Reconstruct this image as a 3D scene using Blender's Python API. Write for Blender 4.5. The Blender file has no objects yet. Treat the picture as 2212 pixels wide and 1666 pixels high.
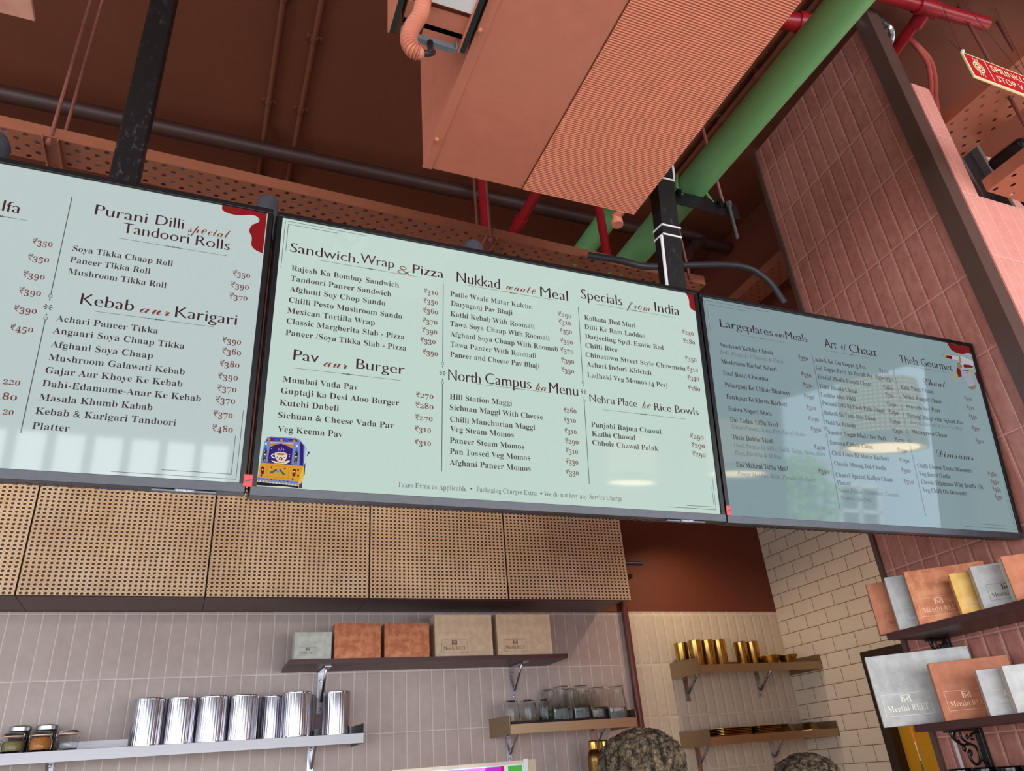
import bpy, bmesh, math, random
from math import sin, cos, pi, radians
from mathutils import Vector, Matrix, Euler

random.seed(7)
sc = bpy.context.scene
COL = sc.collection

# ---------------------------------------------------------------- camera
CAM = Vector((0, 0, 1.6))
YAW, PITCH, ROLL, FPX = radians(24.22), radians(27.74), radians(-4.905), 1603.0
fw = Vector((sin(YAW) * cos(PITCH), cos(YAW) * cos(PITCH), sin(PITCH)))
rt = Vector((cos(YAW), -sin(YAW), 0))
up = rt.cross(fw)
xr = cos(ROLL) * rt + sin(ROLL) * up
yu = -sin(ROLL) * rt + cos(ROLL) * up
cd = bpy.data.cameras.new('camera')
cam = bpy.data.objects.new('camera', cd)
COL.objects.link(cam)
mw = Matrix((xr, yu, -fw)).transposed().to_4x4()
mw.translation = CAM
cam.matrix_world = mw
cd.sensor_width = 36.0
cd.lens = FPX / 2212 * 36.0
cd.clip_start = 0.05
sc.camera = cam

# ---------------------------------------------------------------- world, light, exposure
W = bpy.data.worlds.new('daylight')
sc.world = W
W.use_nodes = True
bg = W.node_tree.nodes['Background']
bg.inputs['Color'].default_value = (0.80, 0.90, 1.0, 1)
bg.inputs['Strength'].default_value = 0.85
sc.view_settings.view_transform = 'Standard'
sc.view_settings.look = 'None'
sc.view_settings.exposure = 0.0
sc.view_settings.gamma = 1.0


def area(name, loc, target, sx, sy, power, color):
    d = bpy.data.lights.new(name, 'AREA')
    d.shape = 'RECTANGLE'
    d.size, d.size_y = sx, sy
    d.energy = power
    d.color = color
    o = bpy.data.objects.new(name, d)
    COL.objects.link(o)
    o.location = loc
    o.rotation_euler = (Vector(target) - Vector(loc)).to_track_quat('-Z', 'Y').to_euler()
    return o


def spot(name, loc, target, power, angle, color, radius=0.03, blend=0.5):
    d = bpy.data.lights.new(name, 'SPOT')
    d.energy = power
    d.spot_size = radians(angle)
    d.spot_blend = blend
    d.shadow_soft_size = radius
    d.color = color
    o = bpy.data.objects.new(name, d)
    COL.objects.link(o)
    o.location = loc
    o.rotation_euler = (Vector(target) - Vector(loc)).to_track_quat('-Z', 'Y').to_euler()
    return o


# daylight through the glazed shopfront behind the customer side
area('shopfront_daylight_left', (-2.4, -5.4, 1.75), (-2.4, 0, 1.75), 5.2, 2.9, 330, (0.94, 0.97, 1.0))
area('shopfront_daylight_right', (4.1, -5.4, 1.4), (4.1, 0, 1.4), 7.6, 2.2, 370, (0.94, 0.97, 1.0))
area('added_left_fill', (-5.6, -1.5, 1.7), (0, 0.2, 1.9), 5.5, 2.4, 165, (0.94, 0.97, 1.0))  # added fill from the left to brighten the tiled pier
_sun = bpy.data.lights.new('sun', 'SUN')
_sun.energy = 26
_sun.angle = radians(1)
_sun.color = (1.0, 0.96, 0.9)
_so = bpy.data.objects.new('sun', _sun)
COL.objects.link(_so)
_so.rotation_euler = Vector((0.06, -0.72, -0.69)).to_track_quat('-Z', 'Y').to_euler()
# warm kitchen spotlights over the brass shelves, plus an added side wall fill
spot('kitchen_spot_right', (2.78, 3.72, 2.98), (3.0, 4.05, 1.6), 20, 140, (1.0, 0.74, 0.46), 0.02, 1.0)
spot('added_side_wall_fill', (2.75, 3.05, 3.0), (3.75, 3.5, 1.35), 11, 110, (1.0, 0.76, 0.50), 0.03, 0.8)  # added to brighten the subway tiles
for _x in (-1.2, -0.575, 0.062, 0.648, 1.25):
    spot('counter_spot', (_x, 1.70, 2.84), (_x, 3.88, 3.02), 30, 38, (1.0, 0.86, 0.68), 0.05, 0.75)


# ---------------------------------------------------------------- materials
def lin(c):
    return tuple(((x / 255) / 12.92 if x / 255 <= 0.04045 else ((x / 255 + 0.055) / 1.055) ** 2.4) for x in c) + (1,)


class NT:
    def __init__(s, name):
        s.m = bpy.data.materials.new(name)
        s.m.use_nodes = True
        s.t = s.m.node_tree
        s.b = s.t.nodes['Principled BSDF']
        s.L = s.t.links.new

    def set(s, sock, v):
        if hasattr(v, 'is_output') or isinstance(v, bpy.types.NodeSocket):
            s.L(v, sock)
        else:
            sock.default_value = v

    def math(s, op, a, b=None, c=None, clamp=False):
        n = s.t.nodes.new('ShaderNodeMath')
        n.operation = op
        n.use_clamp = clamp
        s.set(n.inputs[0], a)
        if b is not None: s.set(n.inputs[1], b)
        if c is not None: s.set(n.inputs[2], c)
        return n.outputs[0]

    def coords(s):
        n = s.t.nodes.new('ShaderNodeTexCoord')
        x = s.t.nodes.new('ShaderNodeSeparateXYZ')
        s.L(n.outputs['Object'], x.inputs[0])
        return n.outputs['Object'], x.outputs[0], x.outputs[1], x.outputs[2]

    def noise(s, scale, detail=3, vec=None, rough=0.55, stretch=None):
        n = s.t.nodes.new('ShaderNodeTexNoise')
        n.inputs['Scale'].default_value = scale
        n.inputs['Detail'].default_value = detail
        n.inputs['Roughness'].default_value = rough
        v = vec if vec is not None else s.coords()[0]
        if stretch:
            mp = s.t.nodes.new('ShaderNodeMapping')
            mp.inputs['Scale'].default_value = stretch
            s.L(v, mp.inputs[0])
            v = mp.outputs[0]
        s.L(v, n.inputs['Vector'])
        return n.outputs['Fac']

    def mix(s, f, a, b):
        n = s.t.nodes.new('ShaderNodeMix')
        n.data_type = 'RGBA'
        s.set(n.inputs[0], f)
        s.set(n.inputs[6], a)
        s.set(n.inputs[7], b)
        return n.outputs[2]

    def ramp(s, f, lo, hi):
        n = s.t.nodes.new('ShaderNodeMapRange')
        n.clamp = True
        s.L(f, n.inputs[0])
        n.inputs[1].default_value, n.inputs[2].default_value = lo, hi
        return n.outputs[0]

    def bump(s, h, strength=0.5, dist=0.002):
        n = s.t.nodes.new('ShaderNodeBump')
        n.inputs['Strength'].default_value = strength
        n.inputs['Distance'].default_value = dist
        s.L(h, n.inputs['Height'])
        s.L(n.outputs[0], s.b.inputs['Normal'])


def mat(name, col, rough=0.5, metal=0.0, var=0.12, scale=18, bump=0.0, bscale=60, spec=0.5, stretch=None, **kw):
    """plain surface with a little procedural variation"""
    t = NT(name)
    c = lin(col)
    f = t.noise(scale, 3, stretch=stretch)
    d = tuple(x * (1 - var) for x in c[:3]) + (1,)
    e = tuple(min(1, x * (1 + var)) for x in c[:3]) + (1,)
    t.L(t.mix(t.ramp(f, 0.3, 0.7), d, e), t.b.inputs['Base Color'])
    t.b.inputs['Roughness'].default_value = rough
    t.b.inputs['Metallic'].default_value = metal
    t.b.inputs['Specular IOR Level'].default_value = spec
    if bump:
        t.bump(t.noise(bscale, 3), bump, 0.003)
    for k, v in kw.items():
        t.b.inputs[k].default_value = v
    return t.m


def emit(name, col, strength, rough=0.04, spec=0.5):
    t = NT(name)
    f = t.noise(3, 1)
    c = lin(col)
    t.L(t.mix(f, c, tuple(x * 0.97 for x in c[:3]) + (1,)), t.b.inputs['Emission Color'])
    t.b.inputs['Emission Strength'].default_value = strength
    t.b.inputs['Base Color'].default_value = (0.004, 0.004, 0.005, 1)
    t.b.inputs['Roughness'].default_value = rough
    t.b.inputs['Specular IOR Level'].default_value = spec
    return t.m


def tile(name, ua, w, h, u0, v0, c1, c2, grout, gw, off=0.0, rough=0.45, edge=0.006, bstr=0.6, bdist=0.004, nscale=25, nbump=0.25, stretch=(1, 1, 1)):
    t = NT(name)
    vec, x, y, z = t.coords()
    u = t.math('DIVIDE', t.math('SUBTRACT', x if ua == 'x' else y, u0), w)
    v = t.math('DIVIDE', t.math('SUBTRACT', z, v0), h)
    row = t.math('FLOOR', v)
    if off:
        u = t.math('ADD', u, t.math('MULTIPLY', t.math('FLOORED_MODULO', row, 2.0), off))
    colm = t.math('FLOOR', u)
    fu, fv = t.math('FRACT', u), t.math('FRACT', v)
    du = t.math('MULTIPLY', t.math('MINIMUM', fu, t.math('SUBTRACT', 1.0, fu)), w)
    dv = t.math('MULTIPLY', t.math('MINIMUM', fv, t.math('SUBTRACT', 1.0, fv)), h)
    d = t.math('MINIMUM', du, dv)
    isg = t.math('LESS_THAN', d, gw / 2)
    n = t.noise(nscale, 4, vec, stretch=stretch)
    # every tile gets its own slight tone
    wn = t.t.nodes.new('ShaderNodeTexWhiteNoise')
    wn.noise_dimensions = '2D'
    cb = t.t.nodes.new('ShaderNodeCombineXYZ')
    t.L(colm, cb.inputs[0]); t.L(row, cb.inputs[1])
    t.L(cb.outputs[0], wn.inputs['Vector'])
    f = t.math('ADD', t.math('MULTIPLY', t.ramp(n, 0.3, 0.7), 0.65), t.math('MULTIPLY', wn.outputs['Value'], 0.35))
    base = t.mix(f, lin(c1), lin(c2))
    t.L(t.mix(isg, base, lin(grout)), t.b.inputs['Base Color'])
    t.b.inputs['Roughness'].default_value = rough
    prof = t.ramp(d, gw / 2, gw / 2 + edge)
    hgt = t.math('ADD', prof, t.math('MULTIPLY', n, nbump))
    t.bump(hgt, bstr, bdist)
    return t.m


def cane_mat():
    """woven cane webbing: octagonal holes between straight and diagonal strands"""
    t = NT('cane_webbing')
    vec, x, y, z = t.coords()
    px, pz = 0.0238, 0.0194
    nz = t.noise(30, 2, vec)
    xx = t.math('ADD', x, t.math('MULTIPLY', t.math('SUBTRACT', nz, 0.5), 0.006))
    u, v = t.math('DIVIDE', xx, px), t.math('DIVIDE', z, pz)
    fu = t.math('ABSOLUTE', t.math('SUBTRACT', t.math('FRACT', u), 0.5))
    fv = t.math('ABSOLUTE', t.math('SUBTRACT', t.math('FRACT', v), 0.5))
    sm = t.math('MULTIPLY', t.math('ADD', fu, fv), 0.72)
    dd = t.math('MAXIMUM', t.math('MAXIMUM', fu, fv), sm)
    hole = t.math('LESS_THAN', dd, 0.295)
    # small gaps where straight and diagonal strands part
    gu = t.math('SUBTRACT', 0.5, fu)
    gv = t.math('SUBTRACT', 0.5, fv)
    g1 = t.math('LESS_THAN', t.math('ADD', t.math('ABSOLUTE', t.math('SUBTRACT', fu, 0.38)), gv), 0.075)
    g2 = t.math('LESS_THAN', t.math('ADD', t.math('ABSOLUTE', t.math('SUBTRACT', fv, 0.38)), gu), 0.075)
    gap = t.math('MAXIMUM', g1, g2)
    strand = t.math('MULTIPLY', t.math('SINE', t.math('MULTIPLY', t.math('ADD', u, v), 37.7)), 0.5)
    f = t.math('ADD', t.noise(9, 3, vec), t.math('MULTIPLY', strand, 0.35))
    base = t.mix(t.ramp(f, 0.2, 0.8), lin((210, 174, 136)), lin((240, 214, 180)))
    base = t.mix(gap, base, lin((150, 106, 70)))
    base = t.mix(hole, base, lin((62, 34, 18)))
    t.L(base, t.b.inputs['Base Color'])
    t.b.inputs['Roughness'].default_value = 0.6
    h = t.math('SUBTRACT', 1.0, t.math('MAXIMUM', hole, t.math('MULTIPLY', gap, 0.6)))
    t.bump(h, 0.6, 0.003)
    return t.m


def rattan_shade_mat():
    t = NT('perforated_shade')
    vec, x, y, z = t.coords()
    a = t.math('ARCTAN2', y, x)
    fu = t.math('ABSOLUTE', t.math('SUBTRACT', t.math('FRACT', t.math('MULTIPLY', a, 9.0)), 0.5))
    fv = t.math('ABSOLUTE', t.math('SUBTRACT', t.math('FRACT', t.math('DIVIDE', z, 0.025)), 0.5))
    hole = t.math('LESS_THAN', t.math('ADD', t.math('MULTIPLY', fu, fu), t.math('MULTIPLY', fv, fv)), 0.085)
    hi = t.math('GREATER_THAN', z, 0.075)
    hole = t.math('MULTIPLY', hole, hi)
    tr = t.t.nodes.new('ShaderNodeBsdfTransparent')
    mx = t.t.nodes.new('ShaderNodeMixShader')
    t.b.inputs['Base Color'].default_value = lin((226, 196, 150))
    t.b.inputs['Roughness'].default_value = 0.6
    t.L(hole, mx.inputs[0])
    t.L(t.b.outputs[0], mx.inputs[1])
    t.L(tr.outputs[0], mx.inputs[2])
    t.L(mx.outputs[0], t.t.nodes['Material Output'].inputs['Surface'])
    return t.m


def foil_mat(name, c1, c2, rough=0.38, metal=0.45):
    t = NT(name)
    f = t.noise(26, 5)
    t.L(t.mix(t.ramp(f, 0.42, 0.62), lin(c1), lin(c2)), t.b.inputs['Base Color'])
    t.b.inputs['Roughness'].default_value = rough
    t.b.inputs['Metallic'].default_value = metal
    t.bump(t.noise(90, 3), 0.12, 0.001)
    return t.m


def steel_mat(name, col, rough=0.22, stretch=(1, 1, 40)):
    t = NT(name)
    f = t.noise(14, 3, stretch=stretch)
    c = lin(col)
    t.L(t.mix(f, tuple(x * 0.82 for x in c[:3]) + (1,), c), t.b.inputs['Base Color'])
    t.b.inputs['Metallic'].default_value = 1.0
    t.b.inputs['Roughness'].default_value = rough
    t.bump(f, 0.04, 0.001)
    return t.m


def scuffed_mat():
    t = NT('scuffed_black_steel')
    f = t.noise(60, 6, rough=0.75, stretch=(1, 1, 0.45))
    g = t.noise(7, 4)
    k = t.math('MULTIPLY', t.ramp(f, 0.54, 0.74), t.ramp(g, 0.40, 0.70))
    t.L(t.mix(k, lin((14, 13, 16)), lin((104, 104, 112))), t.b.inputs['Base Color'])
    t.b.inputs['Roughness'].default_value = 0.42
    return t.m


def net_mat():
    t = NT('hair_net')
    vec = t.coords()[0]
    w = t.t.nodes.new('ShaderNodeTexVoronoi')
    w.feature = 'DISTANCE_TO_EDGE'
    w.inputs['Scale'].default_value = 210
    t.L(vec, w.inputs['Vector'])
    n = t.noise(60, 5, vec, rough=0.7, stretch=(1, 1, 0.5))
    f = t.math('MULTIPLY', t.ramp(n, 0.42, 0.62), t.ramp(w.outputs['Distance'], 0.6, 0.05))
    t.L(t.mix(f, lin((30, 24, 18)), lin((150, 128, 98))), t.b.inputs['Base Color'])
    t.b.inputs['Roughness'].default_value = 0.8
    t.bump(t.math('ADD', n, w.outputs['Distance']), 0.7, 0.01)
    return t.m


def glass_mat(name, col=(245, 248, 248), rough=0.02):
    t = NT(name)
    t.L(t.mix(t.noise(4, 1), lin(col), lin(tuple(min(255, c + 6) for c in col))), t.b.inputs['Base Color'])
    t.b.inputs['Transmission Weight'].default_value = 1.0
    t.b.inputs['Roughness'].default_value = rough
    t.b.inputs['IOR'].default_value = 1.22
    return t.m


M = {}
M['terra'] = mat('terracotta_paint', (200, 122, 98), 0.45, var=0.05, bump=0.06, bscale=220)
M['ceil'] = mat('ceiling_paint', (104, 52, 30), 0.7, var=0.07, scale=2, bump=0.08, bscale=80)
M['brownwall'] = mat('brown_wall_paint', (108, 52, 34), 0.65, var=0.06, scale=3)
M['darkpipe'] = mat('dark_brown_paint', (58, 32, 28), 0.5)
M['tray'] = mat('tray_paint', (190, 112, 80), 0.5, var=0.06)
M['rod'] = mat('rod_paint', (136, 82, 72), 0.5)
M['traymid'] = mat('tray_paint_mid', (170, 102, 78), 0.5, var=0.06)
M['traydark'] = mat('tray_paint_shaded', (146, 86, 62), 0.5, var=0.06)  # mid and dark copies put shade into the tray paint's colour
M['green'] = mat('green_pipe_paint', (112, 172, 112), 0.4, var=0.07, scale=8, bump=0.1, bscale=35, stretch=(1, 0.3, 1))
M['red'] = mat('red_pipe_paint', (150, 22, 34), 0.3, var=0.08)
M['redcond'] = mat('conduit_red_paint', (196, 96, 86), 0.45)
M['trim'] = mat('brown_metal_trim', (92, 70, 64), 0.38, var=0.04)
M['scuff'] = scuffed_mat()
M['black'] = mat('black_plastic', (20, 20, 23), 0.35, var=0.1)
M['bezel'] = mat('screen_bezel', (16, 15, 19), 0.32, var=0.25, scale=40, spec=0.35)
M['bezel_low'] = mat('screen_lower_lip', (56, 58, 68), 0.35, var=0.15, scale=50)
M['knob'] = mat('dark_grey_foam', (62, 62, 70), 0.85, var=0.2, scale=60, bump=0.2, bscale=200)
M['white'] = mat('white_plastic', (225, 224, 228), 0.4, var=0.03)
M['galv'] = steel_mat('galvanised_steel', (190, 190, 198), 0.3)
M['steel'] = steel_mat('brushed_steel', (136, 134, 138), 0.34, (1, 40, 40))
M['steelwarm'] = steel_mat('brushed_steel_warm_lit', (176, 156, 128), 0.5, (1, 40, 40))  # copy of the shelf steel, warm reflections put into the colour
M['can'] = steel_mat('polished_canister', (196, 194, 202), 0.14, (1, 1, 1))
M['brass'] = steel_mat('brass', (196, 160, 86), 0.24, (1, 1, 1))
M['brassdark'] = steel_mat('aged_brass', (140, 110, 60), 0.3, (1, 1, 1))
M['wood'] = mat('dark_laminate', (84, 58, 56), 0.42, var=0.14, scale=20, stretch=(0.3, 3, 3))
M['woodlip'] = mat('dark_laminate_edge', (70, 38, 36), 0.4, var=0.1)
M['cane'] = cane_mat()
M['glass'] = glass_mat('clear_glass')
M['iron'] = mat('black_cast_iron', (16, 15, 16), 0.35, var=0.2)
M['beige'] = tile('beige_tile', 'x', 0.0709, 0.302, -0.731, 2.154, (168, 152, 147), (180, 165, 159), (206, 196, 194), 0.0042, edge=0.006, bstr=0.18, nscale=18, nbump=0.3)
M['cream'] = tile('beige_tile_warm_lit', 'x', 0.0709, 0.302, 2.535, 2.154, (200, 186, 166), (214, 202, 184), (226, 218, 204), 0.003, edge=0.012, bstr=0.7, nscale=30, nbump=0.5)  # copy of the beige tile, warm lamplight put into the colour
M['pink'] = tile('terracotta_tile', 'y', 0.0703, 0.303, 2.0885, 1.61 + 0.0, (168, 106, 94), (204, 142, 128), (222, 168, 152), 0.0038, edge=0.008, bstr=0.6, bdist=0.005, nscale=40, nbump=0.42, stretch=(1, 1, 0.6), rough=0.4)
M['pinkface'] = tile('terracotta_tile_lit', 'x', 0.0703, 0.303, 2.51, 3.146, (228, 150, 138), (238, 166, 152), (244, 190, 178), 0.0035, edge=0.006, bstr=0.3, nscale=28, nbump=0.3, rough=0.5)  # lighter copy of the pier tile, daylight put into the colour
M['subway'] = tile('white_subway_tile', 'y', 0.183, 0.0886, 4.122, 2.847, (214, 200, 182), (222, 208, 190), (128, 92, 68), 0.004, off=0.5, edge=0.008, bstr=0.5, rough=0.25, nscale=6, nbump=0.05)
M['floor'] = mat('floor_tile', (186, 172, 158), 0.5, var=0.06, scale=4)
M['copper'] = foil_mat('copper_foil', (178, 104, 70), (206, 138, 100))
M['copperflat'] = foil_mat('copper_card', (186, 112, 78), (200, 128, 94), 0.5, 0.2)
M['silver'] = foil_mat('silver_foil', (178, 177, 176), (196, 195, 194), 0.40, 0.15)
M['sage'] = foil_mat('pale_grey_card', (178, 184, 176), (196, 202, 194), 0.6, 0.05)
M['goldcard'] = foil_mat('kraft_gold_card', (198, 174, 146), (212, 190, 162), 0.55, 0.1)
M['gold'] = foil_mat('gold_foil', (208, 160, 82), (226, 182, 104), 0.36, 0.4)
M['foilprint'] = mat('foil_print', (226, 178, 150), 0.35, metal=0.3)
M['creamprint'] = mat('cream_foil_print', (240, 236, 214), 0.35, metal=0.2)
M['darkprint'] = mat('dark_print', (98, 76, 66), 0.6)
M['paleedge'] = mat('box_edge', (222, 210, 192), 0.6)
M['skin'] = mat('skin', (150, 104, 80), 0.55, var=0.06, scale=12)
M['net'] = net_mat()
M['shirt'] = mat('black_uniform', (32, 32, 36), 0.85)
M['apron'] = mat('brown_apron', (96, 60, 44), 0.85)
M['hair'] = mat('dark_hair', (20, 15, 13), 0.6)


# ---------------------------------------------------------------- mesh helpers
def B():
    return bmesh.new()


def box(bm, c, s, rot=None):
    r = bmesh.ops.create_cube(bm, size=1)
    vs = r['verts']
    bmesh.ops.scale(bm, vec=s, verts=vs)
    if rot: bmesh.ops.rotate(bm, cent=(0, 0, 0), matrix=Euler(rot).to_matrix(), verts=vs)
    bmesh.ops.translate(bm, vec=c, verts=vs)
    return vs


def bx(bm, x0, x1, y0, y1, z0, z1):
    return box(bm, ((x0 + x1) / 2, (y0 + y1) / 2, (z0 + z1) / 2), (x1 - x0, y1 - y0, z1 - z0))


def poly(bm, pts, dirv):
    """prism from a planar outline pushed along dirv"""
    a = [bm.verts.new(p) for p in pts]
    b = [bm.verts.new(Vector(p) + Vector(dirv)) for p in pts]
    n = len(pts)
    bm.faces.new(a)
    bm.faces.new(b[::-1])
    for i in range(n):
        bm.faces.new((a[i], b[i], b[(i + 1) % n], a[(i + 1) % n]))


def ring(c, t, n_up, r, seg):
    t = Vector(t).normalized()
    a = Vector(n_up)
    a = (a - t * a.dot(t)).normalized()
    b = t.cross(a)
    return [Vector(c) + r * (cos(2 * pi * i / seg) * a + sin(2 * pi * i / seg) * b) for i in range(seg)]


def tube(bm, pts, r, seg=12, cap=True):
    """round tube along a polyline; r a number or one radius per point"""
    pts = [Vector(p) for p in pts]
    n = len(pts)
    rr = r if isinstance(r, (list, tuple)) else [r] * n
    nu = Vector((0.123, 0.31, 0.94))
    t0 = (pts[1] - pts[0]).normalized()
    if abs(nu.dot(t0)) > 0.9: nu = Vector((1, 0.1, 0))
    rows = []
    for i, p in enumerate(pts):
        t = (pts[min(i + 1, n - 1)] - pts[max(i - 1, 0)]).normalized()
        nu = (nu - t * nu.dot(t)).normalized()
        rows.append([bm.verts.new(q) for q in ring(p, t, nu, rr[i], seg)])
    for a, b in zip(rows, rows[1:]):
        for i in range(seg):
            f = bm.faces.new((a[i], a[(i + 1) % seg], b[(i + 1) % seg], b[i]))
            f.smooth = True
    if cap:
        bm.faces.new(rows[0][::-1])
        bm.faces.new(rows[-1])


def smooth_path(pts, k=6):
    """Catmull-Rom through the given points"""
    P = [Vector(p) for p in pts]
    P = [2 * P[0] - P[1]] + P + [2 * P[-1] - P[-2]]
    out = []
    for i in range(1, len(P) - 2):
        for j in range(k):
            t = j / k
            a, b, c, d = P[i - 1], P[i], P[i + 1], P[i + 2]
            out.append(0.5 * ((2 * b) + (c - a) * t + (2 * a - 5 * b + 4 * c - d) * t * t + (3 * b - a - 3 * c + d) * t ** 3))
    out.append(P[-2])
    return out


def lathe(bm, prof, c=(0, 0, 0), seg=32, flute=0.0, nfl=0, axis=None, ang=2 * pi):
    """profile of (radius, height) spun about z"""
    c = Vector(c)
    rows = []
    for r, z in prof:
        row = []
        for i in range(seg):
            a = 2 * pi * i / seg
            q = r * (1 + (flute * cos(nfl * a) if nfl else 0)) if r > 1e-6 else 0
            v = Vector((q * cos(a), q * sin(a), z))
            row.append(v)
        rows.append(row)
    vr = []
    for row, (r, z) in zip(rows, prof):
        if r <= 1e-6:
            vr.append([bm.verts.new(c + Vector((0, 0, z)))])
        else:
            vr.append([bm.verts.new(c + v) for v in row])
    for a, b in zip(vr, vr[1:]):
        for i in range(seg):
            j = (i + 1) % seg
            if len(a) == 1 and len(b) == 1: continue
            if len(a) == 1: f = bm.faces.new((a[0], b[j], b[i]))
            elif len(b) == 1: f = bm.faces.new((a[i], a[j], b[0]))
            else: f = bm.faces.new((a[i], a[j], b[j], b[i]))
            f.smooth = True
    if prof[0] == prof[-1] or any(p[0] <= 1e-6 for p in prof[1:-1]):
        bmesh.ops.remove_doubles(bm, verts=[v for r_ in vr for v in r_], dist=1e-6)


def flat(bm, pts):
    f = bm.faces.new([bm.verts.new(p) for p in pts])
    return f


ORIGIN = {}


def obj(name, bm, m, parent=None, bevel=0.0, local=False, solid=0.0, smooth=False, sub=0):
    """ONE mesh object; geometry given in world metres unless local, stored relative to its thing's base"""
    r = parent
    while r is not None and r.parent is not None: r = r.parent
    if r is not None and not local and r.name in ORIGIN:
        bmesh.ops.translate(bm, vec=-ORIGIN[r.name], verts=bm.verts)
    bmesh.ops.recalc_face_normals(bm, faces=bm.faces)
    for e in bm.edges:
        if len(e.link_faces) == 2 and e.calc_face_angle(0) > 0.62: e.smooth = False
    me = bpy.data.meshes.new(name)
    bm.to_mesh(me)
    bm.free()
    if smooth:
        for p in me.polygons: p.use_smooth = True
    me.materials.append(m)
    o = bpy.data.objects.new(name, me)
    COL.objects.link(o)
    if parent is not None: o.parent = parent
    if bevel:
        b = o.modifiers.new('bevel', 'BEVEL')
        b.width, b.segments, b.limit_method = bevel, 2, 'ANGLE'
        b.angle_limit = radians(40)
    if solid:
        s = o.modifiers.new('solid', 'SOLIDIFY')
        s.thickness, s.offset = solid, 0
    if sub:
        s = o.modifiers.new('sub', 'SUBSURF')
        s.levels = s.render_levels = sub
    return o


def thing(name, label, cat, loc=(0, 0, 0), rot=(0, 0, 0), group=None):
    o = bpy.data.objects.new(name, None)
    COL.objects.link(o)
    o.empty_display_size = 0.05
    o.location = loc
    o.rotation_euler = rot
    ORIGIN[o.name] = Vector(loc)
    tag(o, label, cat, group)
    return o


def tag(o, label, cat, group=None):
    o['label'] = label
    o['category'] = cat
    if group: o['group'] = group
    return o


def struct(name, bm, m, **k):
    o = obj(name, bm, m, **k)
    o['kind'] = 'structure'
    return o


def dup(root, loc, label, rotz=None, group=None):
    r = root.copy()
    COL.objects.link(r)
    r.location = loc
    if rotz is not None: r.rotation_euler = (0, 0, rotz)
    r['label'] = label
    if group: r['group'] = group
    for ch in list(root.children):
        c = ch.copy()
        COL.objects.link(c)
        c.parent = r
        for g in list(ch.children):
            d = g.copy()
            COL.objects.link(d)
            d.parent = c
    return r


# ---------------------------------------------------------------- lettering
SCR = {'e': '\u212f', 'g': '\u210a', 'o': '\u2134', 'B': '\u212c', 'E': '\u2130', 'F': '\u2131', 'H': '\u210b', 'I': '\u2110', 'L': '\u2112', 'M': '\u2133', 'R': '\u211b'}


SCR = dict(SCR)


def glyph_char(st, c):
    if c.isascii() and c.isalpha():
        k = ord(c) - (65 if c.isupper() else 97)
        if st in 'BPF': return chr((0x1D400 if c.isupper() else 0x1D41A) + k)
        if st == 'D': return '\u210e' if c == 'h' else chr((0x1D434 if c.isupper() else 0x1D44E) + k)
        if st == 'S': return SCR.get(c) or chr((0x1D49C if c.isupper() else 0x1D4B6) + k)
    if c.isdigit() and st in 'BPFD': return chr(0x1D7CE + ord(c) - 48)
    return c


_tc = bpy.data.curves.new('lettering', 'FONT')
_tc.size = 1.0
_tc.resolution_u = 3
_to = bpy.data.objects.new('lettering', _tc)
COL.objects.link(_to)
GL = {}


def raw(s):
    _tc.body = s
    dg = bpy.context.evaluated_depsgraph_get()
    ev = _to.evaluated_get(dg)
    me = ev.to_mesh()
    vs = [(v.co.x, v.co.y) for v in me.vertices]
    fs = [tuple(p.vertices) for p in me.polygons]
    ev.to_mesh_clear()
    return vs, fs


_bar = max(v[0] for v in raw('|')[0])


def glyph(st, c):
    k = (st, c)
    if k in GL: return GL[k]
    ch = glyph_char(st, c)
    if c == ' ':
        adv = max(v[0] for v in raw('a a')[0]) - max(v[0] for v in raw('aa')[0])
        GL[k] = ([], [], adv)
        return GL[k]
    vs, fs = raw(ch)
    adv = max(v[0] for v in raw(ch + '|')[0]) - _bar
    tx, ty = {'H': (-0.006, 0.021), 'B': (0.011, -0.004), 'P': (0.012, -0.004), 'F': (0.021, 0), 'S': (-0.001, -0.001), 'D': (-0.004, -0.002), 'X': (-0.010, -0.010)}.get(st, (0, 0))
    if st == 'S' and c == '&': tx, ty = 0.026, 0.026
    # outline normals: boundary edges are those used once
    cnt = {}
    for f in fs:
        for i in range(len(f)):
            a, b = f[i], f[(i + 1) % len(f)]
            e = (min(a, b), max(a, b))
            cnt.setdefault(e, []).append((a, b, f))
    nrm = [[0, 0] for _ in vs]
    for e, l in cnt.items():
        if len(l) != 1: continue
        a, b, f = l[0]
        dx, dy = vs[b][0] - vs[a][0], vs[b][1] - vs[a][1]
        ln = math.hypot(dx, dy) or 1
        nx, ny = dy / ln, -dx / ln
        o = [i for i in f if i not in (a, b)][0]
        if (vs[o][0] - vs[a][0]) * nx + (vs[o][1] - vs[a][1]) * ny > 0: nx, ny = -nx, -ny
        for q in (a, b):
            nrm[q][0] += nx * ln; nrm[q][1] += ny * ln
    out = []
    for (x, y), (nx, ny) in zip(vs, nrm):
        l = math.hypot(nx, ny) or 1
        out.append((x - tx * nx / l, y - ty * ny / l))
    vs = out
    # old-style figures: 0 1 2 at x-height, 3 4 5 7 9 hang below the line
    if c.isdigit() and st in 'BPD':
        top = max(v[1] for v in vs)
        if c in '012': vs = [(x, y * 0.70) for x, y in vs]
        elif c in '34579': vs = [(x, y - top * 0.29) for x, y in vs]
    GL[k] = (vs, fs, adv)
    return GL[k]


CAPH = {}


def caph(st):
    if st not in CAPH:
        CAPH[st] = max(v[1] for v in glyph(st, 'H')[0])
    return CAPH[st]


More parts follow.
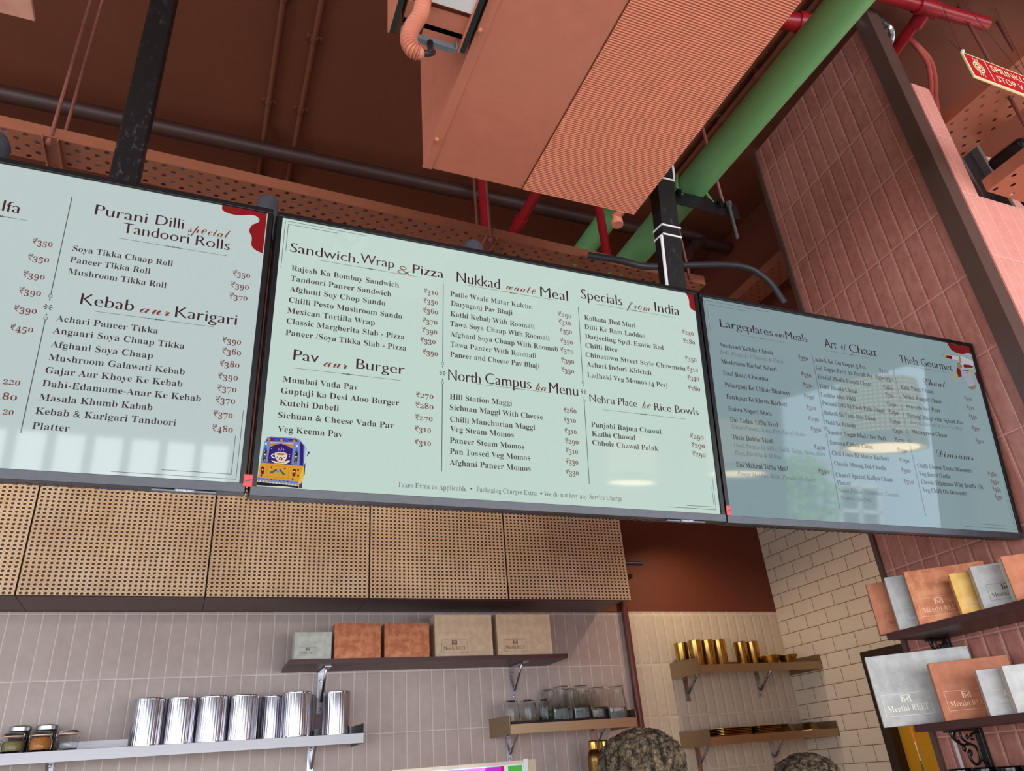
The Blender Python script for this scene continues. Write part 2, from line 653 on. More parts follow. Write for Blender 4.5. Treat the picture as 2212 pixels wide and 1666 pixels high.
def letters(bm, st, text, x0, x1, base, cap, place):
    """lay text from x0 to x1 (x1 None: natural width) on a baseline; place(x, z) gives the 3-D point"""
    s = cap / caph(st)
    pen, spans = 0.0, []
    for c in text:
        vs, fs, adv = glyph(st, c)
        spans.append((pen, vs, fs))
        pen += adv * (0.92 if c == '\u20b9' else 1)
    mn = min((p + min(v[0] for v in vs)) for p, vs, fs in spans if vs)
    mxx = max((p + max(v[0] for v in vs)) for p, vs, fs in spans if vs)
    sx = (x1 - x0) / (mxx - mn) if x1 is not None else s
    for p, vs, fs in spans:
        nv = [bm.verts.new(place(x0 + (p + x - mn) * sx, base + y * s)) for x, y in vs]
        for f in fs:
            try: bm.faces.new([nv[i] for i in f])
            except ValueError: pass
    return x0 + (mxx - mn) * sx


def stroke(bm, pts, w, place):
    """flat ribbon of width w through 2-D points"""
    P = [Vector((p[0], p[1])) for p in pts]
    L, R_ = [], []
    for i, p in enumerate(P):
        t = (P[min(i + 1, len(P) - 1)] - P[max(i - 1, 0)]).normalized()
        n = Vector((-t.y, t.x)) * w / 2
        L.append(bm.verts.new(place(*(p + n))))
        R_.append(bm.verts.new(place(*(p - n))))
    for i in range(len(P) - 1):
        bm.faces.new((L[i], L[i + 1], R_[i + 1], R_[i]))


def fill2(bm, pts, place):
    f = bm.faces.new([bm.verts.new(place(*p)) for p in pts])
    f.normal_update()
    bmesh.ops.triangulate(bm, faces=[f])


def disc(cx, cy, r, n=14, sy=1.0):
    return [(cx + r * cos(2 * pi * i / n), cy + r * sy * sin(2 * pi * i / n)) for i in range(n)]

# menu wording: style, text, left, right and baseline in metres on the screen plane
TEXTS = [
 [
  ('H', 'Purani', -0.3028, -0.1972, 0.9613, None),
  ('H', 'Dilli', -0.1798, -0.1207, 0.9624, None),
  ('H', 'Tandoori', -0.2428, -0.1052, 0.9275, None),
  ('H', 'Rolls', -0.0907, -0.0163, 0.9271, None),
  ('H', 'Kebab', -0.2961, -0.1935, 0.7392, None),
  ('H', 'Karigari', -0.1113, 0.0180, 0.7392, None),
  ('H', 'lfa', -0.4730, -0.4394, 0.9312, None),
  ('S', 'special', -0.1102, -0.0195, 0.9580, None),
  ('S', 'aur', -0.1818, -0.1215, 0.7386, None),
  ('B', 'Soya Tikka Chaap Roll', -0.3298, -0.1310, 0.8625, None),
  ('B', 'Paneer Tikka Roll', -0.3305, -0.1737, 0.8347, None),
  ('B', 'Mushroom Tikka Roll', -0.3298, -0.1370, 0.8060, None),
  ('B', 'Achari Paneer Tikka', -0.3335, -0.1395, 0.6941, None),
  ('B', 'Angaari Soya Chaap Tikka', -0.3345, -0.0831, 0.6659, None),
  ('B', 'Afghani Soya Chaap', -0.3331, -0.1421, 0.6351, None),
  ('B', 'Mushroom Galawati Kebab', -0.3323, -0.0755, 0.6061, None),
  ('B', 'Gajar Aur Khoye Ke Kebab', -0.3327, -0.0767, 0.5777, None),
  ('B', 'Dahi-Edamame-Anar Ke Kebab', -0.3333, -0.0362, 0.5488, None),
  ('B', 'Masala Khumb Kabab', -0.3337, -0.1276, 0.5189, None),
  ('B', 'Kebab & Karigari Tandoori', -0.3352, -0.0783, 0.4898, None),
  ('B', 'Platter', -0.3351, -0.2706, 0.4587, None),
  ('P', '₹350', -0.0028, 0.0350, 0.8634, None),
  ('P', '₹390', -0.0043, 0.0351, 0.8327, None),
  ('P', '₹370', -0.0045, 0.0346, 0.8038, None),
  ('P', '₹390', -0.0073, 0.0317, 0.6920, None),
  ('P', '₹360', -0.0058, 0.0343, 0.6660, None),
  ('P', '₹380', -0.0070, 0.0337, 0.6358, None),
  ('P', '₹390', -0.0073, 0.0335, 0.6057, None),
  ('P', '₹370', -0.0060, 0.0333, 0.5776, None),
  ('P', '₹370', -0.0065, 0.0333, 0.5505, None),
  ('P', '₹370', -0.0072, 0.0315, 0.5176, None),
  ('P', '₹480', -0.0066, 0.0352, 0.4852, None),
  ('P', '₹350', -0.4054, -0.3682, 0.8641, None),
  ('P', '₹350', -0.4071, -0.3683, 0.8252, None),
  ('P', '₹390', -0.4085, -0.3691, 0.7841, None),
  ('P', '₹390', -0.4088, -0.3694, 0.7455, None),
  ('P', '₹390', -0.4099, -0.3698, 0.7040, None),
  ('P', '₹450', -0.4088, -0.3688, 0.6617, None),
  ('P', '220', -0.4001, -0.3710, 0.5453, None),
  ('P', '180', -0.4084, -0.3707, 0.5137, None),
  ('P', '20', -0.3886, -0.3709, 0.4830, None),
 ],
 [
  ('H', 'Sandwich.', 0.1189, 0.2864, 0.9514, None),
  ('H', 'Wrap', 0.2896, 0.3764, 0.9552, None),
  ('H', 'Pizza', 0.4248, 0.5083, 0.9508, None),
  ('H', 'Pav', 0.1480, 0.2058, 0.6715, None),
  ('H', 'Burger', 0.2932, 0.4117, 0.6680, None),
  ('H', 'Nukkad', 0.5440, 0.6667, 0.9470, 0.0315),
  ('H', 'Meal', 0.7858, 0.8713, 0.9464, 0.0315),
  ('H', 'North', 0.5222, 0.6084, 0.6676, 0.03),
  ('H', 'Campus', 0.6206, 0.7489, 0.6697, 0.03),
  ('H', 'Menu', 0.8001, 0.8850, 0.6656, 0.03),
  ('H', 'Specials', 0.9128, 1.0475, 0.9619, 0.031),
  ('H', 'India', 1.1563, 1.2435, 0.9616, 0.031),
  ('H', 'Nehru Place', 0.9186, 1.0660, 0.6540, 0.022),
  ('H', 'Rice Bowls', 1.1212, 1.2688, 0.6513, 0.022),
  ('S', '&', 0.3848, 0.4199, 0.9421, None),
  ('S', 'aur', 0.2173, 0.2726, 0.6639, None),
  ('S', 'waale', 0.6846, 0.7729, 0.9502, None),
  ('S', 'ka', 0.7595, 0.7919, 0.6685, None),
  ('S', 'from', 1.0590, 1.1405, 0.9585, None),
  ('S', 'ke', 1.0808, 1.1109, 0.6531, None),
  ('B', 'Rajesh Ka Bombay Sandwich', 0.1259, 0.3905, 0.9020, None),
  ('B', 'Tandoori Paneer Sandwich', 0.1258, 0.3716, 0.8738, None),
  ('B', 'Afghani Soy Chop Sando', 0.1258, 0.3570, 0.8455, None),
  ('B', 'Chilli Pesto Mushroom Sando', 0.1268, 0.4003, 0.8161, None),
  ('B', 'Mexican Tortilla Wrap', 0.1251, 0.3329, 0.7881, None),
  ('B', 'Classic Margherita Slab - Pizza', 0.1259, 0.4082, 0.7609, None),
  ('B', 'Paneer /Soya Tikka Slab - Pizza', 0.1257, 0.4138, 0.7313, None),
  ('B', 'Mumbai Vada Pav', 0.1291, 0.2999, 0.6147, None),
  ('B', 'Guptaji ka Desi Aloo Burger', 0.1272, 0.3998, 0.5867, None),
  ('B', 'Kutchi Dabeli', 0.1267, 0.2588, 0.5582, None),
  ('B', 'Sichuan & Cheese Vada Pav', 0.1258, 0.3890, 0.5287, None),
  ('B', 'Veg Keema Pav', 0.1273, 0.2706, 0.4962, None),
  ('P', '₹310', 0.4564, 0.4932, 0.8982, None),
  ('P', '₹350', 0.4553, 0.4935, 0.8711, None),
  ('P', '₹360', 0.4548, 0.4938, 0.8433, None),
  ('P', '₹370', 0.4538, 0.4926, 0.8141, None),
  ('P', '₹390', 0.4533, 0.4924, 0.7874, None),
  ('P', '₹330', 0.4499, 0.4882, 0.7596, None),
  ('P', '₹390', 0.4564, 0.4946, 0.7282, None),
  ('P', '₹270', 0.4412, 0.4846, 0.6130, None),
  ('P', '₹280', 0.4404, 0.4850, 0.5859, None),
  ('P', '₹270', 0.4406, 0.4835, 0.5553, None),
  ('P', '₹310', 0.4402, 0.4796, 0.5265, None),
  ('P', '₹310', 0.4410, 0.4800, 0.4934, None),
  ('B', 'Patile Waale Matar Kulche', 0.5265, 0.7576, 0.9030, None),
  ('B', 'Daryaganj Pav Bhaji', 0.5284, 0.7014, 0.8757, None),
  ('B', 'Kathi Kebab With Roomali', 0.5268, 0.7649, 0.8449, None),
  ('B', 'Tawa Soya Chaap With Roomali', 0.5265, 0.8081, 0.8170, None),
  ('B', 'Afghani Soya Chaap With Roomali', 0.5266, 0.8322, 0.7880, None),
  ('B', 'Tawa Paneer With Roomali', 0.5280, 0.7663, 0.7595, None),
  ('B', 'Paneer and Cheese Pav Bhaji', 0.5269, 0.7750, 0.7314, None),
  ('B', 'Hill Station Maggi', 0.5266, 0.6931, 0.6178, None),
  ('B', 'Sichuan Maggi With Cheese', 0.5268, 0.7782, 0.5897, None),
  ('B', 'Chilli Manchurian Maggi', 0.5277, 0.7552, 0.5595, None),
  ('B', 'Veg Steam Momos', 0.5279, 0.6953, 0.5340, None),
  ('B', 'Paneer Steam Momos', 0.5272, 0.7230, 0.5055, None),
  ('B', 'Pan Tossed Veg Momos', 0.5273, 0.7379, 0.4781, None),
  ('B', 'Afghani Paneer Momos', 0.5267, 0.7386, 0.4502, None),
  ('B', 'Kolkata Jhal Muri', 0.9187, 1.0844, 0.8975, None),
  ('B', 'Dilli Ke Ram Laddoo', 0.9173, 1.1138, 0.8690, None),
  ('B', 'Darjeeling Spcl. Exotic Red', 0.9175, 1.1727, 0.8406, None),
  ('B', 'Chilli Rice', 0.9166, 1.0171, 0.8123, None),
  ('B', 'Chinatown Street Style Chowmein', 0.9152, 1.2410, 0.7846, None),
  ('B', 'Achari Indori Khichdi', 0.9168, 1.1229, 0.7563, None),
  ('B', 'Ladhaki Veg Momos (4 Pcs)', 0.9161, 1.1718, 0.7246, None),
  ('B', 'Punjabi Rajma Chawal', 0.9181, 1.1362, 0.5839, None),
  ('B', 'Kadhi Chawal', 0.9187, 1.0512, 0.5586, None),
  ('B', 'Chhole Chawal Palak', 0.9184, 1.1213, 0.5340, None),
  ('P', '₹290', 0.8382, 0.8784, 0.8949, None),
  ('P', '₹310', 0.8385, 0.8750, 0.8724, None),
  ('P', '₹350', 0.8401, 0.8770, 0.8460, None),
  ('P', '₹350', 0.8404, 0.8776, 0.8148, None),
  ('P', '₹370', 0.8394, 0.8779, 0.7875, None),
  ('P', '₹390', 0.8398, 0.8786, 0.7579, None),
  ('P', '₹350', 0.8388, 0.8768, 0.7297, None),
  ('P', '₹260', 0.8393, 0.8766, 0.6161, None),
  ('P', '₹310', 0.8387, 0.8736, 0.5895, None),
  ('P', '₹310', 0.8394, 0.8736, 0.5588, None),
  ('P', '₹290', 0.8393, 0.8775, 0.5314, None),
  ('P', '₹310', 0.8401, 0.8740, 0.5057, None),
  ('P', '₹330', 0.8381, 0.8731, 0.4770, None),
  ('P', '₹330', 0.8374, 0.8727, 0.4488, None),
  ('P', '₹240', 1.2447, 1.2845, 0.9027, None),
  ('P', '₹280', 1.2450, 1.2858, 0.8736, None),
  ('P', '₹350', 1.2441, 1.2835, 0.8180, None),
  ('P', '₹310', 1.2466, 1.2842, 0.7854, None),
  ('P', '₹340', 1.2448, 1.2844, 0.7582, None),
  ('P', '₹280', 1.2434, 1.2839, 0.7257, None),
  ('P', '₹290', 1.2310, 1.2755, 0.5801, None),
  ('P', '₹290', 1.2320, 1.2758, 0.5550, None),
  ('P', '₹290', 1.2318, 1.2754, 0.5290, None),
  ('F', 'Taxes Extra as Applicable', 0.4025, 0.5691, 0.3894, None),
  ('F', '•', 0.5787, 0.5845, 0.3904, None),
  ('F', 'Packaging Charges Extra', 0.5943, 0.7526, 0.3900, None),
  ('F', '•', 0.7620, 0.7682, 0.3901, None),
  ('F', 'We do not levy any Service Charge', 0.7727, 0.9953, 0.3898, None),
 ],
 [
  ('H', 'Large', 1.3873, 1.4897, 0.9477, None),
  ('H', 'plates', 1.4895, 1.5892, 0.9461, None),
  ('H', 'Meals', 1.6398, 1.7289, 0.9456, None),
  ('H', 'Art', 1.7986, 1.8513, 0.9387, 0.031),
  ('H', 'Chaat', 1.9035, 2.0272, 0.9358, 0.031),
  ('H', 'Thela', 2.1281, 2.2155, 0.9287, 0.029),
  ('H', 'Gourmet', 2.2292, 2.3806, 0.9300, 0.029),
  ('S', 'aur', 1.5968, 1.6358, 0.9473, None),
  ('S', 'of', 1.8681, 1.8936, 0.9420, None),
  ('S', 'Chaat', 2.2190, 2.3256, 0.8599, 0.03),
  ('S', 'Dimsums', 2.1994, 2.3732, 0.6053, 0.03),
  ('B', 'Amritsari Kulche Chhole', 1.3744, 1.5788, 0.8807, None),
  ('B', 'Mushroom/Kathal Nihari', 1.3730, 1.5819, 0.8264, None),
  ('B', 'Daal Baati Choorma', 1.3742, 1.5421, 0.7891, None),
  ('B', 'Paharganj Ke Chhole Bhaturey', 1.3747, 1.6201, 0.7522, None),
  ('B', 'Fatehpuri Ki Khasta Kachori', 1.3750, 1.5994, 0.7143, None),
  ('B', 'Halwa Nagori Shots', 1.3759, 1.5344, 0.6773, None),
  ('B', 'Dal Tadka Tiffin Meal', 1.3774, 1.5521, 0.6442, None),
  ('B', 'Thela Dabba Meal', 1.3761, 1.5213, 0.5910, None),
  ('B', 'Dal Makhni Tiffin Meal', 1.3768, 1.5632, 0.5099, None),
  ('B', 'Ashok Ke Gol Gappe 5 Pcs', 1.7443, 1.9601, 0.8828, None),
  ('B', 'Gol Gappe Party 12 Pcs/18 Pcs', 1.7432, 1.9835, 0.8543, None),
  ('B', 'Hiralal Bhalla Paapdi Chaat', 1.7435, 1.9700, 0.8236, None),
  ('B', 'Dahi Bhalla Chaat', 1.7439, 1.9013, 0.7911, None),
  ('B', 'Lachha Aloo Tikki', 1.7435, 1.8878, 0.7635, None),
  ('B', 'Puraani Dilli Ki Palak Patta Chaat', 1.7436, 2.0031, 0.7356, None),
  ('B', 'Rakesh Ki Tawa Aloo Chaat', 1.7439, 1.9574, 0.7034, None),
  ('B', 'Dahi Ke Patashe', 1.7444, 1.8658, 0.6721, None),
  ('B', 'Sunder Nagar Bhel / Sev Puri', 1.7453, 1.9840, 0.6405, None),
  ('B', 'Samosa Chhole Chaat', 1.7458, 1.9222, 0.6073, None),
  ('B', 'Civil Lines Ki Matra Kachori', 1.7462, 1.9791, 0.5739, None),
  ('B', 'Classic Moong Dal Cheela', 1.7473, 1.9583, 0.5414, None),
  ('B', 'Chawri Special Kuliya Chaat', 1.7453, 1.9769, 0.5061, None),
  ('B', 'Platter', 1.7446, 1.7999, 0.4822, None),
  ('B', 'Kale Patte Chaat', 2.1046, 2.2566, 0.8311, None),
  ('B', 'Millet Paapdi Chaat', 2.1057, 2.2847, 0.7981, None),
  ('B', 'Avocado Sev Puri', 2.1064, 2.2648, 0.7637, None),
  ('B', 'Firangi Bhaji with Spiced Pav', 2.1054, 2.3676, 0.7310, None),
  ('B', 'Microgreen Chaat', 2.1084, 2.2714, 0.6767, None),
  ('B', 'Chilli Cheese Exotic Dimsums', 2.1005, 2.3505, 0.5613, None),
  ('B', 'Veg Burnt Garlic', 2.1006, 2.2408, 0.5342, None),
  ('B', 'Classic Edamame With Truffle Oil', 2.1016, 2.3837, 0.5079, None),
  ('B', 'Veg Chilli Oil Dimsums', 2.1005, 2.2988, 0.4817, None),
  ('D', 'Imlli Pyaaz ki Chutney & Raita', 1.3725, 1.6120, 0.8566, None),
  ('D', 'Matar Paneer, Raita, Paratha of choice', 1.3784, 1.6540, 0.6231, None),
  ('D', 'Daal, Paneer ki Sabzi, Sukhi Sabzi, Raita, Jeera', 1.3774, 1.7185, 0.5680, None),
  ('D', 'Rice, Paratha & Mithai', 1.3781, 1.5459, 0.5451, None),
  ('D', 'Paneer Makhni, Raita, Paratha of choice', 1.3775, 1.6620, 0.4843, None),
  ('D', 'Sweet Potato, Cucumber, Tomato,', 1.7463, 1.9918, 0.4586, None),
  ('D', 'Pomelo, Starfruit', 1.7471, 1.8709, 0.4361, None),
  ('D', 'Broccoli, Edamame & Snow Pea Bhaji', 2.1094, 2.3540, 0.7089, None),
  ('P', '₹350', 1.6774, 1.7164, 0.8807, None),
  ('P', '₹350', 1.6769, 1.7176, 0.8237, None),
  ('P', '₹330', 1.6764, 1.7156, 0.7883, None),
  ('P', '₹290', 1.6734, 1.7137, 0.7504, None),
  ('P', '₹310', 1.6762, 1.7133, 0.7141, None),
  ('P', '₹290', 1.6752, 1.7164, 0.6773, None),
  ('P', '₹390', 1.6779, 1.7183, 0.6442, None),
  ('P', '₹490', 1.6791, 1.7211, 0.5879, None),
  ('P', '₹390', 1.6785, 1.7195, 0.5133, None),
  ('P', '₹120', 2.0204, 2.0609, 0.8791, None),
  ('P', '₹350/450', 1.9972, 2.0729, 0.8540, None),
  ('P', '₹280', 2.0229, 2.0646, 0.8214, None),
  ('P', '₹310', 2.0259, 2.0606, 0.7945, None),
  ('P', '₹290', 2.0229, 2.0644, 0.7633, None),
  ('P', '₹290', 2.0234, 2.0647, 0.7350, None),
  ('P', '₹290', 2.0214, 2.0639, 0.7029, None),
  ('P', '₹290', 2.0229, 2.0639, 0.6714, None),
  ('P', '₹270', 2.0243, 2.0653, 0.6402, None),
  ('P', '₹290', 2.0271, 2.0680, 0.6069, None),
  ('P', '₹290', 2.0258, 2.0678, 0.5735, None),
  ('P', '₹310', 2.0244, 2.0636, 0.5405, None),
  ('P', '₹310', 2.0248, 2.0665, 0.5044, None),
  ('P', '₹350', 2.4036, 2.4424, 0.8259, None),
  ('P', '₹310', 2.4058, 2.4398, 0.7917, None),
  ('P', '₹350', 2.4054, 2.4424, 0.7593, None),
  ('P', '₹390', 2.4044, 2.4436, 0.7165, None),
  ('P', '₹310', 2.4077, 2.4436, 0.6713, None),
  ('P', '₹380', 2.4261, 2.4673, 0.5569, None),
  ('P', '₹350', 2.4294, 2.4674, 0.5304, None),
  ('P', '₹360', 2.4297, 2.4676, 0.5044, None),
  ('P', '₹350', 2.4306, 2.4669, 0.4782, None),
 ],
]
LINES = [
 [
  ('r', [(-0.2499, 0.9117), (-0.0202, 0.9117)]),
  ('r', [(-0.2646, 0.7273), (-0.0301, 0.7273)]),
  ('r', [(-0.5188, 0.9176), (-0.4233, 0.9176)]),
  ('d', [(-0.3518, 0.9957), (-0.3518, 0.7229), (-0.3518, 0.4483)]),
  ('c', [(0.0523, 0.5383), (0.0523, 0.3834), (-0.1847, 0.3834)]),
  ('c', [(0.0419, 0.4783), (0.0419, 0.3937), (-0.0931, 0.3937)]),
 ],
 [
  ('r', [(0.1875, 0.9419), (0.4448, 0.9419)]),
  ('r', [(0.15, 0.6514), (0.4026, 0.6514)]),
  ('r', [(0.5669, 0.9424), (0.8288, 0.9424)]),
  ('r', [(0.5967, 0.666), (0.801, 0.666)]),
  ('r', [(0.9609, 0.9526), (1.2221, 0.9526)]),
  ('r', [(0.9583, 0.6355), (1.2214, 0.6355)]),
  ('d', [(0.5075, 0.9351), (0.5075, 0.6839), (0.5075, 0.4331)]),
  ('d', [(0.9019, 0.9338), (0.9019, 0.681), (0.9019, 0.4288)]),
  ('c', [(0.1018, 0.9025), (0.1018, 1.0354), (0.304, 1.0354)]),
  ('c', [(0.1093, 0.953), (0.1093, 1.0272), (0.2307, 1.0272)]),
  ('c', [(1.2833, 0.445), (1.2833, 0.3892), (1.1928, 0.3892)]),
  ('c', [(1.2889, 0.4743), (1.2889, 0.3822), (1.1375, 0.3822)]),
 ],
 [
  ('r', [(1.4634, 0.9314), (1.6295, 0.9314)]),
  ('r', [(1.7974, 0.9272), (2.0129, 0.9272)]),
  ('r', [(2.1532, 0.9207), (2.3699, 0.9207)]),
  ('d', [(1.7373, 0.9096), (1.7373, 0.6573), (1.7373, 0.4067)]),
  ('d', [(2.0883, 0.9085), (2.0883, 0.6485), (2.0883, 0.4029)]),
  ('c', [(1.3389, 0.8648), (1.3389, 1.0305), (1.5891, 1.0305)]),
  ('c', [(1.3476, 0.9283), (1.3476, 1.0187), (1.4968, 1.0187)]),
  ('c', [(2.4953, 0.5422), (2.4953, 0.3785), (2.2529, 0.3785)]),
  ('c', [(2.4872, 0.4794), (2.4872, 0.3893), (2.3422, 0.3893)]),
 ],
]

# warm the glyph cache while the scene is still empty
for _rows in TEXTS:
    for _r in _rows:
        for _c in _r[1]: glyph(_r[0], _c)
for _c in 'SAMSUNGSPRINKLERSTOPVALVE': glyph('X', _c)
for _c in 'MeethiREETH': glyph('F', _c)
for _s in 'HSBPDFX': caph(_s)

# ---------------------------------------------------------------- setting
b = B(); bx(b, -6, 8, -6, 4.4, -0.1, 0); struct('floor', b, M['floor'])
b = B(); bx(b, -6, 8, -6, 4.4, 4.6, 4.75); struct('ceiling', b, M['ceil'])
b = B(); bx(b, -6, 2.51, 4.2, 4.4, 0, 2.468); struct('wall_back', b, M['beige'])
b = B(); bx(b, 2.51, 3.9, 4.2, 4.4, 0, 2.474); struct('wall_back_right', b, M['cream'])
b = B(); bx(b, -6, 3.9, 4.2, 4.4, 2.474, 4.6); struct('wall_back_upper', b, M['brownwall'])
b = B()
bx(b, 3.748, 3.9, 3.56, 4.2, 0, 3.1); bx(b, 3.748, 3.9, 2.3, 3.56, 2.1, 3.1); bx(b, 3.748, 3.9, 2.25, 2.6, 0, 2.1)
struct('wall_right', b, M['subway'])
b = B(); bx(b, 2.95, 3.9, 2.25, 4.2, 3.1, 4.6); struct('wall_right_upper', b, M['brownwall'])
# terracotta tiled pier, turned a touch from the right wall
A_ = radians(2.87)
PF = Vector((2.558, 2.203, 0))
PD = Vector((sin(A_), cos(A_), 0))
PN = Vector((cos(A_), -sin(A_), 0))
def pp(d, t, z): return PF + PD * d + PN * t + Vector((0, 0, z))
b = B(); poly(b, [pp(0.0, 0.012, 0), pp(-0.80, 0.012, 0), pp(-0.80, 0.13, 0), pp(0.0, 0.13, 0)], (0, 0, 4.52))
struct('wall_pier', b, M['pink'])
b = B()
poly(b, [pp(0.022, 0.0, 0), pp(0.0, 0.0, 0), pp(0.0, 0.14, 0), pp(0.022, 0.14, 0)], (0, 0, 4.54))
struct('trim_1', b, M['trim'])
b = B()
poly(b, [pp(-0.815, -0.034, 0), pp(-0.885, -0.034, 0), pp(-0.885, 0.036, 0), pp(-0.815, 0.036, 0)], (0, 0, 4.54))
struct('trim_2', b, M['trim'])
# front face of the pier with its high opening
b = B()
YF = 1.312
poly(b, [(2.545, YF, 3.45), (2.545, YF, 4.05), (2.648, YF, 4.05), (2.636, YF, 3.47), (2.636, YF, 3.45)], (0, 0.12, 0))
bx(b, 2.545, 4.6, YF, YF + 0.12, 0, 3.45)
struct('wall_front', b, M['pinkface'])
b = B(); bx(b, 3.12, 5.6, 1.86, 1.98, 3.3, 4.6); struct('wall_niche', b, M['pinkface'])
# door in the subway wall
b = B()
bx(b, 3.735, 3.9, 3.50, 3.562, 0, 2.102); bx(b, 3.735, 3.9, 2.6, 3.50, 2.04, 2.102)
dr = struct('door_1', b, mat('door_frame_dark', (44, 27, 22), 0.4))
b = B(); bx(b, 3.80, 3.83, 2.6, 3.5, 0, 2.04); struct('door_1_leaf', b, mat('mustard_door', (206, 150, 20), 0.5, var=0.03))
b = B()
poly(b, [(3.797, 3.235, 1.60), (3.797, 3.16, 1.75), (3.797, 3.06, 1.75), (3.797, 3.10, 1.58), (3.797, 3.17, 1.53), (3.797, 3.20, 1.56)], (0.004, 0, 0))
tag(obj('door_decal', b, mat('red_decal', (170, 40, 48), 0.5)), 'red cut-out decal on the mustard door behind the lower box shelf', 'decal')
b = B(); bx(b, 3.796, 3.80, 3.02, 3.235, 1.30, 1.46)
tag(obj('door_decal', b, mat('blue_decal', (40, 88, 128), 0.5)), 'blue rectangular decal low on the mustard door beside the tiled pier', 'decal')
# glazed shopfront behind the customers: mullions with fins, seen mirrored in the screens
b = B()
for i in range(15): bx(b, -4.6 + i * 0.34, -4.52 + i * 0.34, -5.3, -5.22, 0.3, 3.2)
for x in (0.25, 2.1, 4.0, 5.9, 7.7): bx(b, x, x + 0.08, -5.3, -5.22, 0.3, 2.5)
bx(b, -4.6, 0.3, -5.32, -5.2, 3.2, 3.35); bx(b, 0.3, 7.8, -5.32, -5.2, 2.5, 2.6); bx(b, -4.6, 7.8, -5.32, -5.2, 0.15, 0.3)
struct('window_1', b, mat('window_frame', (150, 150, 150), 0.5))
b = B(); bx(b, -6, 0.3, -5.6, -5.5, 3.3, 4.6); bx(b, 0.3, 8, -5.6, -5.5, 2.55, 4.6); struct('wall_shopfront', b, mat('shopfront_grey', (128, 126, 124), 0.6))

# sunlit house across the street, mirrored low in the right screen
hs = thing('house_front', 'pale blue sunlit house front with a white window, mirrored low in the right screen', 'house', (13.5, -9.5, 0))
b = B(); bx(b, 10.6, 17.5, -9.6, -9.3, 0, 7.0); obj('facade', b, mat('facade_blue', (176, 196, 222), 0.8, var=0.04), hs)
HX, HZ = 13.45, 3.35
b = B(); bx(b, HX - 0.62, HX + 0.62, -9.30, -9.28, HZ - 0.62, HZ + 0.58); wn_ = obj('window_pane', b, mat('pane_grey', (70, 84, 88), 0.2), hs)
b = B()
for x in (-0.62, -0.04, 0.54): bx(b, HX + x, HX + x + 0.09, -9.28, -9.22, HZ - 0.62, HZ + 0.58)
for z in (-0.66, -0.02, 0.54): bx(b, HX - 0.66, HX + 0.66, -9.28, -9.22, HZ + z, HZ + z + 0.07)
obj('window_frame', b, mat('window_white', (240, 240, 240), 0.6), wn_)
bu = thing('street_tree', 'leafy green street tree beside the pale blue house, mirrored in the right screen', 'tree', (11.6, -8.9, 0))
b = B(); tube(b, [(11.6, -8.9, 0), (11.62, -8.9, 2.6)], 0.09, 10); obj('trunk', b, mat('bark', (92, 72, 56), 0.8), bu)
b = B()
for k in range(420):
    a, e_, r_ = random.uniform(0, 2 * pi), random.uniform(-1.2, 1.4), random.uniform(0.5, 0.95)
    c_ = Vector((11.6 + r_ * cos(a) * cos(e_), -8.9 + 0.35 * r_ * sin(a) * cos(e_), 3.6 + 0.9 * r_ * sin(e_)))
    u_ = Vector((random.uniform(-1, 1), random.uniform(-0.3, 0.3), random.uniform(-1, 1))).normalized() * 0.09
    w_ = Vector((-u_.z, 0.02, u_.x)) * 0.6
    flat(b, [c_ - u_, c_ + w_, c_ + u_, c_ - w_])
obj('foliage', b, mat('leaf_green', (120, 164, 84), 0.6), bu)['kind'] = 'stuff'

# brown vertical pipe on the back wall
b = B()
tube(b, [(2.522, 4.175, 0.02), (2.522, 4.175, 2.62)], 0.021, 16)
tag(obj('wall_pipe', b, mat('maroon_pipe', (104, 52, 46), 0.4)), 'maroon vertical pipe on the back wall right of the glass shelf', 'pipe')

# ---------------------------------------------------------------- menu screens
TILT = radians(7.76)
DP = 1.65
NV = Vector((0, cos(TILT), sin(TILT)))
UV = Vector((0, -sin(TILT), cos(TILT)))
def screen_point(u, v, d=0.0): return CAM + NV * (DP + d) + Vector((u, 0, 0)) + UV * v

# printed inks are pixels of the display: they glow dimly in their own colour, like the ground
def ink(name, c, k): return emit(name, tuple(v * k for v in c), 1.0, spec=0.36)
INKDEF = {'H': ('heading_text', (62, 34, 36)), 'S': ('script_text', (124, 58, 48)), 'B': ('dish_text', (62, 48, 48)), 'P': ('price_text', (112, 58, 56)), 'D': ('description_text', (138, 150, 150)), 'F': ('footer_text', (104, 106, 100))}
DIM = (1.0, 1.0, 0.72)
INKS3 = [{st: (n, ink(n + '_' + 'abc'[i], c, DIM[i])) for st, (n, c) in INKDEF.items()} for i in range(3)]
INKS3[2]['S'] = ('script_text', ink('script_dark', (62, 50, 54), 1.0))
LINEM = ink('ink_rule', (88, 86, 86), 1.0)
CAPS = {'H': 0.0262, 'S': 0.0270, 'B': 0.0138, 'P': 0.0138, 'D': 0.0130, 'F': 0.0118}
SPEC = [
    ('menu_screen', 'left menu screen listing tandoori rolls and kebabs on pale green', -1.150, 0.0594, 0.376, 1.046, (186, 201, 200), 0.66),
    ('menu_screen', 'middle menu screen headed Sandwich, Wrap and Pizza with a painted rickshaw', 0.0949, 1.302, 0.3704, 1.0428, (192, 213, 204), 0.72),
    ('menu_screen', 'right menu screen headed Large plates, dimmer, against the tiled pier', 1.3316, 2.503, 0.368, 1.0403, (128, 150, 154), 0.42),
]


